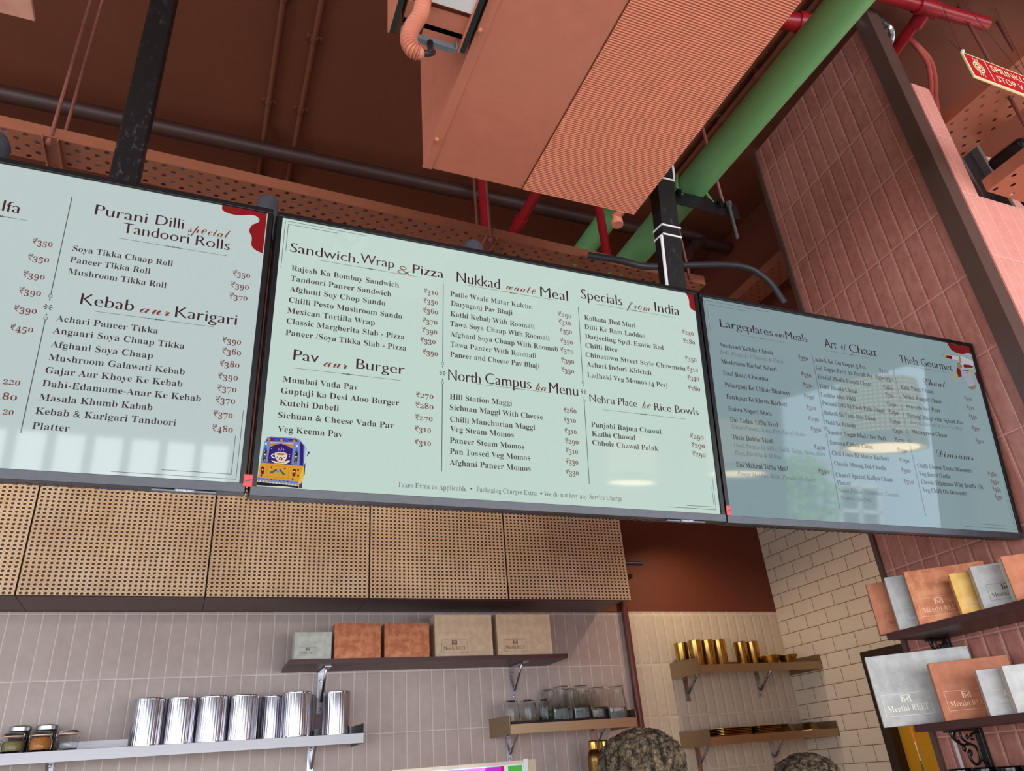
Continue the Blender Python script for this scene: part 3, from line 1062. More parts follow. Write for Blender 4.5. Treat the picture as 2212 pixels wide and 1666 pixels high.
def motif(bm, x, z, place, s=1.0):
    """little four-petal star with dots used on the dividers"""
    for a in (45, 135, 225, 315, 0, 180):
        r = radians(a)
        c_, s_ = cos(r), sin(r)
        fill2(bm, [(x + 0.001 * c_ * s, z + 0.001 * s_ * s), (x + (0.006 * c_ - 0.0016 * s_) * s, z + (0.006 * s_ + 0.0016 * c_) * s), (x + 0.0095 * c_ * s, z + 0.0095 * s_ * s), (x + (0.006 * c_ + 0.0016 * s_) * s, z + (0.006 * s_ - 0.0016 * c_) * s)], place)
    for q in (1, -1):
        fill2(bm, [(x, z + q * 0.0145 * s), (x - 0.0016 * s, z + q * 0.0175 * s), (x, z + q * 0.0205 * s), (x + 0.0016 * s, z + q * 0.0175 * s)], place)
        stroke(bm, disc(x, z + q * 0.026 * s, 0.0034 * s, 12) + [(x + 0.0034 * s, z + q * 0.026 * s)], 0.0012, place)


def picture(bmats, parent, place, name, entries):
    """a flat printed illustration shown on the display: one mesh, several inks"""
    bm = B()
    me_m = []
    for i, (col, pts) in enumerate(entries):
        f0 = len(bm.faces)
        dy = -0.00006 * (i + 1)
        f = bm.faces.new([bm.verts.new(Vector(place(*p)) + Vector((0, dy, 0))) for p in pts])
        key = col
        if key not in me_m: me_m.append(key)
        f.normal_update()
        r = bmesh.ops.triangulate(bm, faces=[f])
        for q in r['faces']: q.material_index = me_m.index(key)
    me = bpy.data.meshes.new(name)
    bm.to_mesh(me); bm.free()
    for k in me_m: me.materials.append(bmats[k])
    o = bpy.data.objects.new(name, me)
    COL.objects.link(o)
    o.parent = parent
    return o


SCREENS = []
for k, (nm, lab, ul, ur, vb, vt, col, stg) in enumerate(SPEC):
    root = thing(nm, lab, 'menu screen', screen_point(ul, vb), (TILT, 0, 0), 'menu screens above the counter')
    SCREENS.append(root)
    w, h = ur - ul, vt - vb
    place = lambda x, z, ul=ul, vb=vb: (x - ul, -0.0008, z - vb)
    b = B(); bx(b, 0, w, 0, 0.004, 0, h)
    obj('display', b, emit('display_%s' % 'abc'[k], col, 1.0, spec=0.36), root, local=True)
    t = 0.0125
    b = B()
    bx(b, -t, w + t, -0.006, 0.012, h, h + t); bx(b, -t, 0, -0.006, 0.012, -0.004, h); bx(b, w, w + t, -0.006, 0.012, -0.004, h)
    obj('bezel', b, M['bezel'], root, local=True, bevel=0.0015)
    b = B()
    poly(b, [(-t, -0.008, -0.001), (-t, -0.006, -0.021), (-t, 0.02, -0.021), (-t, 0.02, -0.001)], (w + 2 * t, 0, 0))
    obj('lower_lip', b, M['bezel_low'], root, local=True, bevel=0.001)
    b = B()
    bx(b, -t - (0.0 if k == 2 else 0.003), w + t + (0.003 if k == 0 else 0.0015 if k == 1 else -0.004), 0.012, 0.05, -0.019, h + t - 0.001)
    obj('back_cover', b, M['black'], root, local=True, bevel=0.003)
    b = B()
    for i in range(46): bx(b, 0.06 + i * (w - 0.12) / 46, 0.06 + i * (w - 0.12) / 46 + 0.008, 0.024, 0.046, -0.0205, -0.019)
    obj('vent_slots', b, M['bezel_low'], root, local=True)
    if k < 2:
        u0, u1 = ((-0.107, 0.017), (1.127, 1.249))[k]
        b = B(); bx(b, u0 - ul, u1 - ul, -0.001, 0.012, -0.0265, -0.0215)
        g = (u0 + u1) / 2 - ul
        bx(b, g - 0.019, g + 0.021, -0.004, 0.012, -0.0275, -0.0195)
        lb = obj('logo_bar', b, mat('logo_bar_grey', (104, 106, 116), 0.4, metal=0.5), root, local=True, bevel=0.001)
        b = B(); letters(b, 'X', 'SAMSUNG', g - 0.015, g + 0.017, -0.0255, 0.0042, lambda x, z: (x, -0.0045, z))
        obj('brand_lettering', b, M['white'], lb, local=True)
    # words, prices, rules
    groups = {}
    for st, txt, x0, x1, v, ch in TEXTS[k]:
        groups.setdefault(st, []).append((txt, x0, x1, v, ch))
    for st, rows in groups.items():
        for txt, x0, x1, v, ch in rows:
            b = B()
            letters(b, st, txt, x0, x1, v, ch or CAPS[st], place)
            obj(INKS3[k][st][0], b, INKS3[k][st][1], root, local=True)
    for kind, pts in LINES[k]:
        b, orn = B(), B()
        if kind == 'r':
            (x0, v), (x1, _) = pts
            stroke(b, pts, 0.0009, place)
            xm = (x0 + x1) / 2
            for a in (45, 135):
                c_, s_ = cos(radians(a)) * 0.0035, sin(radians(a)) * 0.0035
                stroke(orn, [(xm - c_, v - s_), (xm + c_, v + s_)], 0.0012, place)
            stroke(orn, [(xm - 0.016, v), (xm + 0.016, v)], 0.0018, place)
        elif kind == 'd':
            (x, v1), (_, vm), (_, v0) = pts
            stroke(b, [(x, v1), (x, vm + 0.030)], 0.0018, place); stroke(b, [(x, vm - 0.030), (x, v0)], 0.0018, place)
            motif(orn, x, vm, place)
        else:
            for p, q in zip(pts, pts[1:]): stroke(b, [p, q], 0.0012, place)
        obj({'r': 'rule_line', 'd': 'divider_line', 'c': 'corner_line'}[kind], b, LINEM, root, local=True)
        if len(orn.verts): obj('ornament', orn, LINEM, root, local=True)
        else: orn.free()

INKC = dict(red=(142, 14, 20), purple=(52, 26, 112), violet=(86, 40, 132), blue=(52, 92, 178), sky=(120, 140, 200), yellow=(222, 160, 46), amber=(214, 134, 40), gold=(232, 196, 70), cream=(236, 222, 200), tea=(188, 124, 84), maroon=(110, 24, 30), black=(28, 24, 30), leaf=(62, 110, 60), white=(232, 232, 240), steam=(160, 160, 240), line=(88, 80, 100), nail=(214, 208, 50), foam=(196, 204, 222), slate=(60, 72, 110), dark=(90, 18, 22), stone=(170, 150, 120))
INKS = {n: ink('print_' + n, c, 0.95) for n, c in INKC.items()}
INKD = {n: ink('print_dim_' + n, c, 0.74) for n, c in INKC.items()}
P1 = lambda x, z: (x - SPEC[0][2], -0.0007, z - SPEC[0][4])
P2 = lambda x, z: (x - SPEC[1][2], -0.0007, z - SPEC[1][4])
P3 = lambda x, z: (x - SPEC[2][2], -0.0007, z - SPEC[2][4])
def round_poly(pts, k=4):
    q = smooth_path([(p[0], p[1], 0) for p in pts] , k)
    return [(p.x, p.y) for p in q]
bl = round_poly([(-0.0449, 1.044), (-0.0439, 1.0344), (-0.0366, 1.029), (-0.0204, 1.0257), (-0.0001, 1.0275), (0.02, 1.0335), (0.034, 1.0325), (0.0417, 1.0243), (0.04, 1.0175), (0.0271, 1.0069), (0.0224, 0.996), (0.0222, 0.9862), (0.0277, 0.9762), (0.0295, 0.9669), (0.0294, 0.9558), (0.0327, 0.9468), (0.0425, 0.9392), (0.0575, 0.9344)])
bl = [(-0.0449, 1.0455)] + bl + [(0.0575, 1.0455)]
picture(INKS, SCREENS[0], P1, 'corner_splash', [('red', bl)])
b2 = round_poly([(1.2738, 1.0425), (1.2813, 1.0302), (1.283, 1.0151), (1.2821, 1.0014), (1.2889, 0.9907), (1.3015, 0.9863)])
picture(INKS, SCREENS[1], P2, 'corner_splash', [('red', b2 + [(1.3015, 1.0425)])])
b3 = round_poly([(2.3876, 1.0395), (2.3982, 1.0163), (2.4157, 1.008), (2.44, 1.0046), (2.4584, 1.0061), (2.4842, 1.0137), (2.5025, 1.0113)])
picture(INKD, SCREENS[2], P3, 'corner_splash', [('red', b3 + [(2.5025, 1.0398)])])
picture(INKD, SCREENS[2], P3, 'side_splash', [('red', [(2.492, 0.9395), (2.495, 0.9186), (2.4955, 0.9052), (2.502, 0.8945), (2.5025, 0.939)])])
# painted three-wheeler at the foot of the middle screen
E_ = [('sky', [(0.0984, 0.4241), (0.1026, 0.4696), (0.1077, 0.4812), (0.1137, 0.4838), (0.1691, 0.4850), (0.1776, 0.481), (0.1934, 0.4633), (0.1885, 0.4228), (0.1808, 0.4218)]),
      ('violet', [(0.1054, 0.4723), (0.1082, 0.4791), (0.1137, 0.4813), (0.1684, 0.4830), (0.1757, 0.4769)]),
      ('purple', [(0.1133, 0.4252), (0.1142, 0.4583), (0.1257, 0.4658), (0.1377, 0.4694), (0.1527, 0.4648), (0.1632, 0.4591), (0.163, 0.4225)]),
      ('purple', [(0.1781, 0.4787), (0.1859, 0.4694), (0.1888, 0.4228), (0.1808, 0.4218)])]
for q in ((0.1275, 0.4766), (0.1485, 0.4774)): E_.append(('blue', disc(q[0], q[1], 0.0055, 10, 0.6)))
for q in ((0.1115, 0.4768), (0.138, 0.4772), (0.1645, 0.4776)): E_.append(('amber', disc(q[0], q[1], 0.0034, 8)))
E_ += [('amber', [(0.1142, 0.4600), (0.1142, 0.4705), (0.138, 0.4712), (0.1632, 0.4702), (0.1632, 0.4600), (0.1527, 0.4660), (0.1377, 0.4702), (0.1257, 0.4668)]),
       ('cream', [(0.1140, 0.4700), (0.1140, 0.4712), (0.1634, 0.4716), (0.1634, 0.4704)])]
for x in (0.1060, 0.1716):
    E_ += [('black', [(x - 0.0034, 0.4275), (x - 0.0034, 0.452), (x, 0.460), (x + 0.0034, 0.452), (x + 0.0034, 0.4275)]), ('blue', [(x - 0.0036, 0.452), (x, 0.462), (x + 0.0036, 0.452)]),
           ('gold', disc(x - 0.0015, 0.449, 0.0014, 8)), ('maroon', disc(x, 0.442, 0.0037, 10)), ('cream', disc(x, 0.442, 0.0020, 8)), ('leaf', disc(x, 0.4355, 0.0034, 8, 0.7)), ('amber', disc(x + 0.0008, 0.4298, 0.0028, 8, 0.7)),
           ('white', disc(x, 0.4665, 0.0026, 5))]
E_ += [('cream', [(0.1197, 0.4294), (0.1289, 0.4284), (0.1404, 0.4269), (0.1501, 0.4301), (0.1583, 0.4332), (0.1593, 0.43), (0.1521, 0.4245), (0.1408, 0.4225), (0.1278, 0.4235)]),
       ('tea', [(0.1289, 0.4284), (0.1334, 0.4262), (0.1404, 0.4255), (0.1479, 0.4268), (0.1501, 0.4296), (0.1404, 0.4274)]),
       ('white', [(0.126, 0.4445), (0.1214, 0.445), (0.1184, 0.4406), (0.1207, 0.4359), (0.1269, 0.434), (0.1275, 0.4365), (0.1228, 0.4377), (0.121, 0.4408), (0.1231, 0.4426), (0.1262, 0.4425)]),
       ('cream', [(0.1258, 0.4469), (0.1325, 0.4491), (0.147, 0.4495), (0.153, 0.4463), (0.1519, 0.4368), (0.1479, 0.4291), (0.1404, 0.4269), (0.1334, 0.4288), (0.1275, 0.4365)]),
       ('tea', [(0.1283, 0.4453), (0.1325, 0.4470), (0.1388, 0.4476), (0.147, 0.4472), (0.1510, 0.4455), (0.143, 0.4426), (0.1323, 0.4424)]),
       ('red', disc(0.1397, 0.4346, 0.0040, 12)), ('cream', disc(0.1397, 0.4346, 0.0016, 8)), ('leaf', disc(0.1318, 0.4375, 0.0014, 8)), ('leaf', disc(0.1470, 0.4378, 0.0014, 8)), ('maroon', disc(0.1345, 0.4318, 0.0012, 8)), ('leaf', disc(0.1455, 0.4318, 0.0012, 8))]
for x, s in ((0.1387, 1.0), (0.1334, 0.7), (0.1436, 0.7)):
    E_.append(('steam', [(x, 0.4504), (x - 0.0016 * s, 0.4535), (x + 0.0010 * s, 0.4575), (x - 0.0012 * s, 0.4504 + 0.0123 * s), (x + 0.0022 * s, 0.4504 + 0.0075 * s), (x + 0.0006, 0.4535)]))
for x, z in ((0.1185, 0.456), (0.1572, 0.4455), (0.1572, 0.4405), (0.1165, 0.4345)): E_.append(('white', disc(x, z, 0.0010, 8)))
E_ += [('yellow', [(0.0982, 0.4228), (0.1893, 0.4216), (0.1903, 0.3972), (0.1811, 0.3861), (0.0956, 0.3899)]),
       ('gold', [(0.1893, 0.4216), (0.1929, 0.4317), (0.191, 0.3981), (0.1864, 0.3776), (0.1817, 0.3781), (0.1811, 0.3861), (0.1835, 0.40)]),
       ('slate', [(0.0982, 0.4243), (0.1893, 0.4230), (0.1893, 0.4216), (0.0982, 0.4228)]),
       ('amber', [(0.1131, 0.4191), (0.1595, 0.4178), (0.1594, 0.3903), (0.1117, 0.3926)]), ('yellow', [(0.1147, 0.4176), (0.1580, 0.4164), (0.1579, 0.3918), (0.1133, 0.3941)]),
       ('leaf', [(0.1204, 0.4044), (0.1305, 0.41), (0.1322, 0.4069), (0.1252, 0.4007), (0.1196, 0.3999)]), ('leaf', [(0.1397, 0.4074), (0.1427, 0.4084), (0.1532, 0.4003), (0.1465, 0.399)]),
       ('purple', [(0.1285, 0.4088), (0.1330, 0.4115), (0.1345, 0.4070), (0.1310, 0.4062)]), ('purple', [(0.1432, 0.4090), (0.1385, 0.4115), (0.1372, 0.4070), (0.1405, 0.4060)]),
       ('sky', [(0.1330, 0.4112), (0.1362, 0.4047), (0.1385, 0.4113), (0.1400, 0.4068), (0.1377, 0.4030), (0.134, 0.4030), (0.1322, 0.4066)])]
for x in (0.1040, 0.1698): E_ += [('maroon', [(x - 0.0032, 0.3985), (x - 0.0034, 0.412), (x - 0.002, 0.4140), (x + 0.002, 0.4140), (x + 0.0034, 0.412), (x + 0.0032, 0.3985), (x, 0.3965)]), ('white', disc(x, 0.4075, 0.0018, 6))]
for x, z in ((0.122, 0.4135), (0.150, 0.4125), (0.1025, 0.394), (0.168, 0.391), (0.178, 0.412), (0.179, 0.399)): E_.append(('maroon', disc(x, z, 0.0022, 6)))
E_ += [('sky', [(0.0956, 0.3899), (0.1811, 0.3861), (0.1815, 0.3805), (0.0946, 0.3843)])]
for i in range(10): E_.append(('maroon' if i % 2 else 'blue', [(0.0965 + i * 0.0085, 0.3886 - i * 0.0004), (0.1005 + i * 0.0085, 0.3884 - i * 0.0004), (0.1005 + i * 0.0085, 0.3866 - i * 0.0004), (0.0965 + i * 0.0085, 0.3868 - i * 0.0004)]))
E_ += [('black', [(0.0951, 0.3800), (0.1815, 0.3760), (0.1815, 0.3715), (0.150, 0.3735), (0.1153, 0.3722), (0.095, 0.3725)])]
for i in range(13): E_.append((('amber', 'sky', 'stone')[i % 3], [(0.0948 + i * 0.0067, 0.3842 - i * 0.0003), (0.1015 + i * 0.0067, 0.3840 - i * 0.0003), (0.0982 + i * 0.0067, 0.3790 - i * 0.0003)]))
E_ += [('slate', [(0.1822, 0.3790), (0.1887, 0.3850), (0.1895, 0.3714), (0.1822, 0.3709)]), ('slate', [(0.1893, 0.4216), (0.1925, 0.4300), (0.1925, 0.4020), (0.1903, 0.3990)]),
       ('black', [(0.1949, 0.4534), (0.1979, 0.4553), (0.1997, 0.4522), (0.1951, 0.4443), (0.1942, 0.4467), (0.1967, 0.4502)]), ('foam', [(0.1886, 0.466), (0.1912, 0.460), (0.1918, 0.436), (0.1890, 0.431)])]
picture(INKS, SCREENS[1], P2, 'rickshaw_picture', E_)
# hand tipping a glass, top right of the right screen
H_ = [('white', round_poly([(2.3463, 0.9877), (2.3623, 0.9909), (2.3957, 0.9936), (2.4315, 0.9946), (2.455, 0.9959), (2.4764, 0.991), (2.4993, 0.9862), (2.498, 0.9714), (2.4917, 0.9569), (2.4807, 0.9438), (2.4714, 0.9243), (2.4694, 0.9482), (2.4274, 0.9447), (2.4255, 0.954), (2.4158, 0.9701), (2.4224, 0.9749), (2.3894, 0.9743), (2.3632, 0.9785), (2.3499, 0.9834)], 2)),
      ('nail', [(2.3463, 0.9877), (2.3647, 0.9908), (2.3623, 0.9793), (2.3499, 0.9834)]), ('red', [(2.3652, 0.9884), (2.3961, 0.9907), (2.3914, 0.9765), (2.3636, 0.9795)]),
      ('stone', [(2.430, 0.9948), (2.438, 0.9950), (2.436, 0.968), (2.427, 0.970)]), ('stone', [(2.4158, 0.9701), (2.4283, 0.9699), (2.4375, 0.9556), (2.4274, 0.9447), (2.405, 0.9456)]),
      ('red', [(2.4442, 0.9642), (2.473, 0.9661), (2.4932, 0.9649), (2.4903, 0.9567), (2.4424, 0.9514)]),
      ('foam', [(2.4195, 0.9398), (2.4387, 0.948), (2.4715, 0.9542), (2.476, 0.9451), (2.4805, 0.8881), (2.469, 0.8734), (2.4524, 0.8695), (2.4393, 0.8755), (2.4239, 0.9155)]),
      ('slate', [(2.425, 0.938), (2.468, 0.946), (2.462, 0.941)]), ('slate', [(2.430, 0.928), (2.466, 0.937), (2.445, 0.929)]),
      ('stone', [(2.4398, 0.8785), (2.4565, 0.8814), (2.4785, 0.8897), (2.4771, 0.8819), (2.466, 0.8721), (2.4471, 0.8689)]),
      ('red', [(2.405, 0.9456), (2.4195, 0.9436), (2.4207, 0.9246), (2.4186, 0.9148), (2.4003, 0.9087), (2.3984, 0.9332)]),
      ('nail', [(2.3938, 0.9269), (2.3983, 0.9103), (2.3872, 0.8995), (2.3827, 0.9084), (2.3866, 0.9203)]), ('nail', [(2.4728, 0.9505), (2.4829, 0.9538), (2.4757, 0.9245), (2.4692, 0.9327)])]
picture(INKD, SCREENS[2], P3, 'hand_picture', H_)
b = B()
HP = lambda x, z: (x - SPEC[2][2], -0.0022, z - SPEC[2][4])
ol = round_poly([(2.3463, 0.9877), (2.3623, 0.9909), (2.3957, 0.9936), (2.4315, 0.9946), (2.455, 0.9959), (2.4764, 0.991), (2.4993, 0.9862)], 3)
stroke(b, ol, 0.0012, HP)
stroke(b, [(2.3463, 0.9877), (2.3499, 0.9834), (2.3632, 0.9785), (2.3894, 0.9743), (2.4224, 0.9749)], 0.0012, HP)
stroke(b, [(2.4239, 0.9155), (2.4393, 0.8755), (2.4471, 0.8689), (2.466, 0.8721), (2.4771, 0.8819), (2.4785, 0.895), (2.4720, 0.925)], 0.0012, HP)
stroke(b, [(2.4050, 0.9456), (2.3984, 0.9332), (2.4003, 0.9087), (2.4186, 0.9148)], 0.0012, HP)
obj('hand_outline', b, LINEM, SCREENS[2], local=True)

# red stickers bridging the screen joints
for (u0, u1, lab) in ((0.0672, 0.0855, 'red sticker at the joint of left and middle screens'), (1.3165, 1.3310, 'red sticker at the joint of middle and right screens')):
    r = thing('sticker', lab, 'sticker', screen_point(u0, 0.367, -0.0085), (TILT, 0, 0), 'red stickers at the screen joints')
    b = B(); bx(b, 0, u1 - u0, -0.0008, 0, 0, 0.0265); obj('sticker_sheet', b, mat('sticker_red', (214, 62, 66), 0.4), r, local=True)
    b = B()
    flat(b, [(0.002, -0.0012, 0.010), (u1 - u0 - 0.001, -0.0012, 0.014), (u1 - u0 - 0.001, -0.0012, 0.017), (0.006, -0.0012, 0.014)])
    obj('sticker_print', b, mat('sticker_mark', (70, 70, 90), 0.4), r, local=True)

# dark rounded knobs standing behind the screen tops
for (x, z, r_, lab) in ((0.062, 3.043, 0.029, 'dark grey dome-topped spotlight behind the joint of left and middle screens'), (0.648, 3.024, 0.032, 'dark grey dome-topped spotlight behind the middle screen, beside the tray bracket'), (-0.575, 3.07, 0.040, 'dark grey dome-topped spotlight behind the left screen, at the left edge')):
    b = B()
    lathe(b, [(0.0, z), (r_ * 0.45, z - 0.004), (r_ * 0.8, z - 0.013), (r_, z - 0.03), (r_, z - 0.16), (0, z - 0.16)], (x, 1.64, 0), 24)
    tag(obj('dome_spotlight', b, M['knob']), lab, 'spotlight', 'dome-topped spotlights behind the screens')

# ---------------------------------------------------------------- overhead: air unit
ac = thing('air_unit', 'large terracotta painted ceiling air unit with a ridged panel, above the middle screen', 'air conditioner', (0.83, 0.9, 3.2))
AX0, AXM, AX1, AY0, AY1, AZ = 0.477, 0.792, 1.192, 0.15, 1.562, 3.2
b = B()
bx(b, AX0, AX1, AY0, AY1, AZ + 0.004, AZ + 0.56)
obj('casing', b, M['terra'], ac, bevel=0.004)
b = B(); bx(b, AX0 + 0.002, AXM - 0.002, AY0, AY1 - 0.002, AZ - 0.001, AZ + 0.006)
obj('bottom_panel', b, M['terra'], ac, bevel=0.002)
b = B(); bx(b, AX0 - 0.002, AX0 + 0.026, AY0, AY1, AZ - 0.003, AZ + 0.004)
obj('edge_flange', b, M['terra'], ac, bevel=0.001)
# ridged panel: shallow corrugations running across the unit
b = B()
nr, pitch = 0, 0.0068
ys = []
y = AY1 - 0.001
while y > AY0:
    ys += [(y, 0.0), (y - pitch * 0.25, -0.0020), (y - pitch * 0.5, -0.0027), (y - pitch * 0.75, -0.0020)]
    y -= pitch
rows = [[b.verts.new((x, yy, AZ - 0.001 + dz)) for yy, dz in ys] for x in (AXM + 0.001, AX1 - 0.001)]
for i in range(len(ys) - 1):
    f = b.faces.new((rows[0][i], rows[0][i + 1], rows[1][i + 1], rows[1][i])); f.smooth = True
obj('ridged_panel', b, mat('ridged_lining', (214, 132, 104), 0.6, var=0.06, bump=0.1, bscale=150), ac)
for (x, yy) in ((0.4815, 1.08), (0.4835, 1.444), (0.4815, 0.72)):
    b = B(); lathe(b, [(0, AZ - 0.012), (0.0035, AZ - 0.012), (0.006, AZ - 0.010), (0.0065, AZ - 0.004), (0.006, AZ - 0.002), (0, AZ - 0.002)], (x, yy, 0), 16)
    obj('bolt', b, M['terra'], ac)
b = B()
tube(b, [(1.142, 1.555, 3.205), (1.142, 1.590, 3.203)], 0.016, 16); tube(b, [(1.142, 1.583, 3.203), (1.142, 1.590, 3.186), (1.142, 1.590, 3.170)], 0.015, 16); tube(b, [(1.142, 1.590, 3.184), (1.142, 1.590, 3.166)], 0.019, 16)
obj('drain_elbow', b, M['terra'], ac)
# end box with flanges, cable tray stub and hose on the left flank
b = B()
bx(b, 0.300, 0.452, 0.45, 1.105, AZ + 0.010, AZ + 0.30)
obj('side_box', b, M['tray'], ac, bevel=0.002)
b = B(); bx(b, 0.300, 0.452, 1.105, 1.120, AZ - 0.004, AZ + 0.05)
bx(b, 0.300, 0.452, 1.06, 1.120, AZ - 0.004, AZ - 0.001)
obj('side_shelf', b, M['terra'], ac, bevel=0.001)
for x in (0.283, 0.458):
    b = B(); bx(b, x - 0.006, x + 0.008, 0.30, 1.15, AZ - 0.012, AZ + 0.30)
    fl = obj('flange', b, M['black'], ac)
    b = B(); bx(b, x - 0.010, x - 0.006, 0.30, 1.152, AZ - 0.013, AZ + 0.30)
    obj('flange_plate', b, M['terra'], fl)
b = B(); bx(b, 0.335, 0.452, 0.45, 1.045, AZ - 0.010, AZ + 0.008)
obj('cover_plate', b, M['white'], ac, bevel=0.001)
b = B()
CZ = AZ - 0.010
poly(b, [(0.300, 1.124, CZ), (0.300, 1.124, CZ - 0.026), (0.304, 1.124, CZ - 0.030), (0.434, 1.124, CZ - 0.030), (0.438, 1.124, CZ - 0.026), (0.438, 1.124, CZ), (0.4345, 1.124, CZ), (0.4345, 1.124, CZ - 0.026), (0.3035, 1.124, CZ - 0.026), (0.3035, 1.124, CZ)], (0, 0.014, 0))
bx(b, 0.302, 0.436, 1.134, 1.138, CZ - 0.028, CZ)
obj('channel', b, mat('grey_channel', (104, 106, 114), 0.35), ac)
hp = smooth_path([(0.345, 0.98, 3.30), (0.336, 1.03, 3.225), (0.332, 1.05, 3.190), (0.323, 1.05, 3.137), (0.305, 1.05, 3.090), (0.296, 1.05, 3.046), (0.303, 1.05, 3.018), (0.318, 1.05, 3.010), (0.326, 1.05, 3.013)], 16)
nh = len(hp)
b = B()
tube(b, hp, [0.0170 + 0.0022 * (1 if (i // 2) % 2 else -1) if i < nh - 16 else 0.0160 - 0.0004 * (i - nh + 16) for i in range(nh)], 18)
obj('flexible_hose', b, M['terra'], ac)
b = B()
tube(b, smooth_path([(0.322, 1.05, 3.012), (0.338, 1.052, 3.018), (0.352, 1.06, 3.036), (0.360, 1.08, 3.066), (0.368, 1.118, 3.130), (0.370, 1.126, 3.160)], 6), 0.0075, 12)
obj('drain_cable', b, M['black'], ac)

# terracotta box just inside the top left corner
cbx = thing('hanging_box', 'salmon painted metal box hanging in the top left corner of the ceiling', 'ceiling box', (-0.72, 1.5, 3.6))
b = B(); bx(b, -0.95, -0.625, 1.2, 1.70, 3.612, 3.9); obj('box_body', b, M['terra'], cbx, bevel=0.004)
b = B(); bx(b, -0.97, -0.605, 1.18, 1.735, 3.598, 3.612); obj('rim_plate', b, mat('pale_salmon', (216, 158, 140), 0.5), cbx, bevel=0.002)
b = B(); bx(b, -0.80, -0.67, 1.35, 1.64, 3.586, 3.598); obj('hatch', b, M['terra'], cbx, bevel=0.004)

# ---------------------------------------------------------------- black hanging posts
b = B(); bx(b, -0.3125, -0.2475, 1.60, 1.65, 2.45, 4.6)
tag(obj('hanging_post', b, M['scuff'], bevel=0.004), 'scuffed black steel post holding the left screen from the ceiling', 'post', 'black posts behind the screens')
po = thing('hanging_post', 'scuffed black post with white zip ties behind the middle and right screens', 'post', screen_point(1.268, 0.55, 0.07), (TILT, 0, 0), 'black posts behind the screens')
b = B(); bx(b, 0, 0.068, 0, 0.05, 0, 1.72); obj('tube', b, M['scuff'], po, local=True, bevel=0.003)
for v in (1.513, 1.327, 1.292):
    b = B()
    z = v - 0.55
    bx(b, -0.003, 0.071, -0.003, -0.0005, z - 0.003, z + 0.003); bx(b, -0.003, 0.071, 0.0505, 0.053, z - 0.003, z + 0.003)
    bx(b, -0.003, -0.0005, -0.003, 0.053, z - 0.003, z + 0.003); bx(b, 0.0685, 0.071, -0.003, 0.053, z - 0.003, z + 0.003)
    obj('zip_tie', b, M['white'], po, local=True)
b = B(); tube(b, [(-0.0065, 0.001, 0.735), (-0.0065, 0.001, 0.62), (-0.0065, 0.001, 0.44)], 0.0050, 8)
tag(obj('white_cable', b, M['white'], local=True), 'white cable strapped along the left edge of the right hanging post', 'cable')
wc2 = tag(obj('white_cable', (lambda bm: (tube(bm, smooth_path([(0.066, 0.020, 0.965), (0.078, 0.022, 0.99), (0.088, 0.03, 1.03), (0.092, 0.04, 1.08)], 5), 0.009, 8), bm)[-1])(B()), M['white'], local=True), 'short white cable end beside the top zip tie of the right hanging post', 'cable')
for o_ in [o_ for o_ in bpy.data.objects if o_.name.startswith('white_cable')]:
    o_.location = po.location
    o_.rotation_euler = po.rotation_euler

# angle bracket under the green pipe
br = thing('angle_bracket', 'black angle iron bracket carrying the green pipe beside the right post', 'bracket', (1.55, 1.69, 3.42))
b = B()
bx(b, 1.30, 1.765, 1.672, 1.675, 3.415, 3.48); bx(b, 1.30, 1.765, 1.672, 1.725, 3.477, 3.481)
obj('angle_bar', b, M['black'], br)
for x in (1.49, 1.675):
    b = B(); tube(b, [(x, 1.66, 3.474), (x, 1.66, 3.44)], 0.005, 8); lathe(b, [(0, 3.463), (0.011, 3.463), (0.011, 3.474), (0, 3.474)], (x, 1.66, 0), 6)
    obj('bolt', b, M['iron'], br)
b = B(); tube(b, [(1.715, 1.66, 3.478), (1.712, 1.66, 3.30)], 0.006, 10); lathe(b, [(0, 3.455), (0.012, 3.455), (0.012, 3.474), (0, 3.474)], (1.715, 1.66, 0), 6)
obj('threaded_rod', b, mat('grey_rod', (88, 86, 94), 0.4), br)
b = B(); tube(b, [(1.728, 1.70, 3.48), (1.728, 1.70, 4.6)], 0.0065, 8); obj('hanger_rod', b, M['rod'], br)
for x0 in (1.515, 1.655):
    b = B(); tube(b, [(x0, 1.675, 3.47), (x0 - 0.004, 1.69, 3.52), (x0 + (0.02 if x0 < 1.6 else -0.012), 1.70, 3.60)], 0.0055, 8); obj('u_bolt', b, M['green'], br)

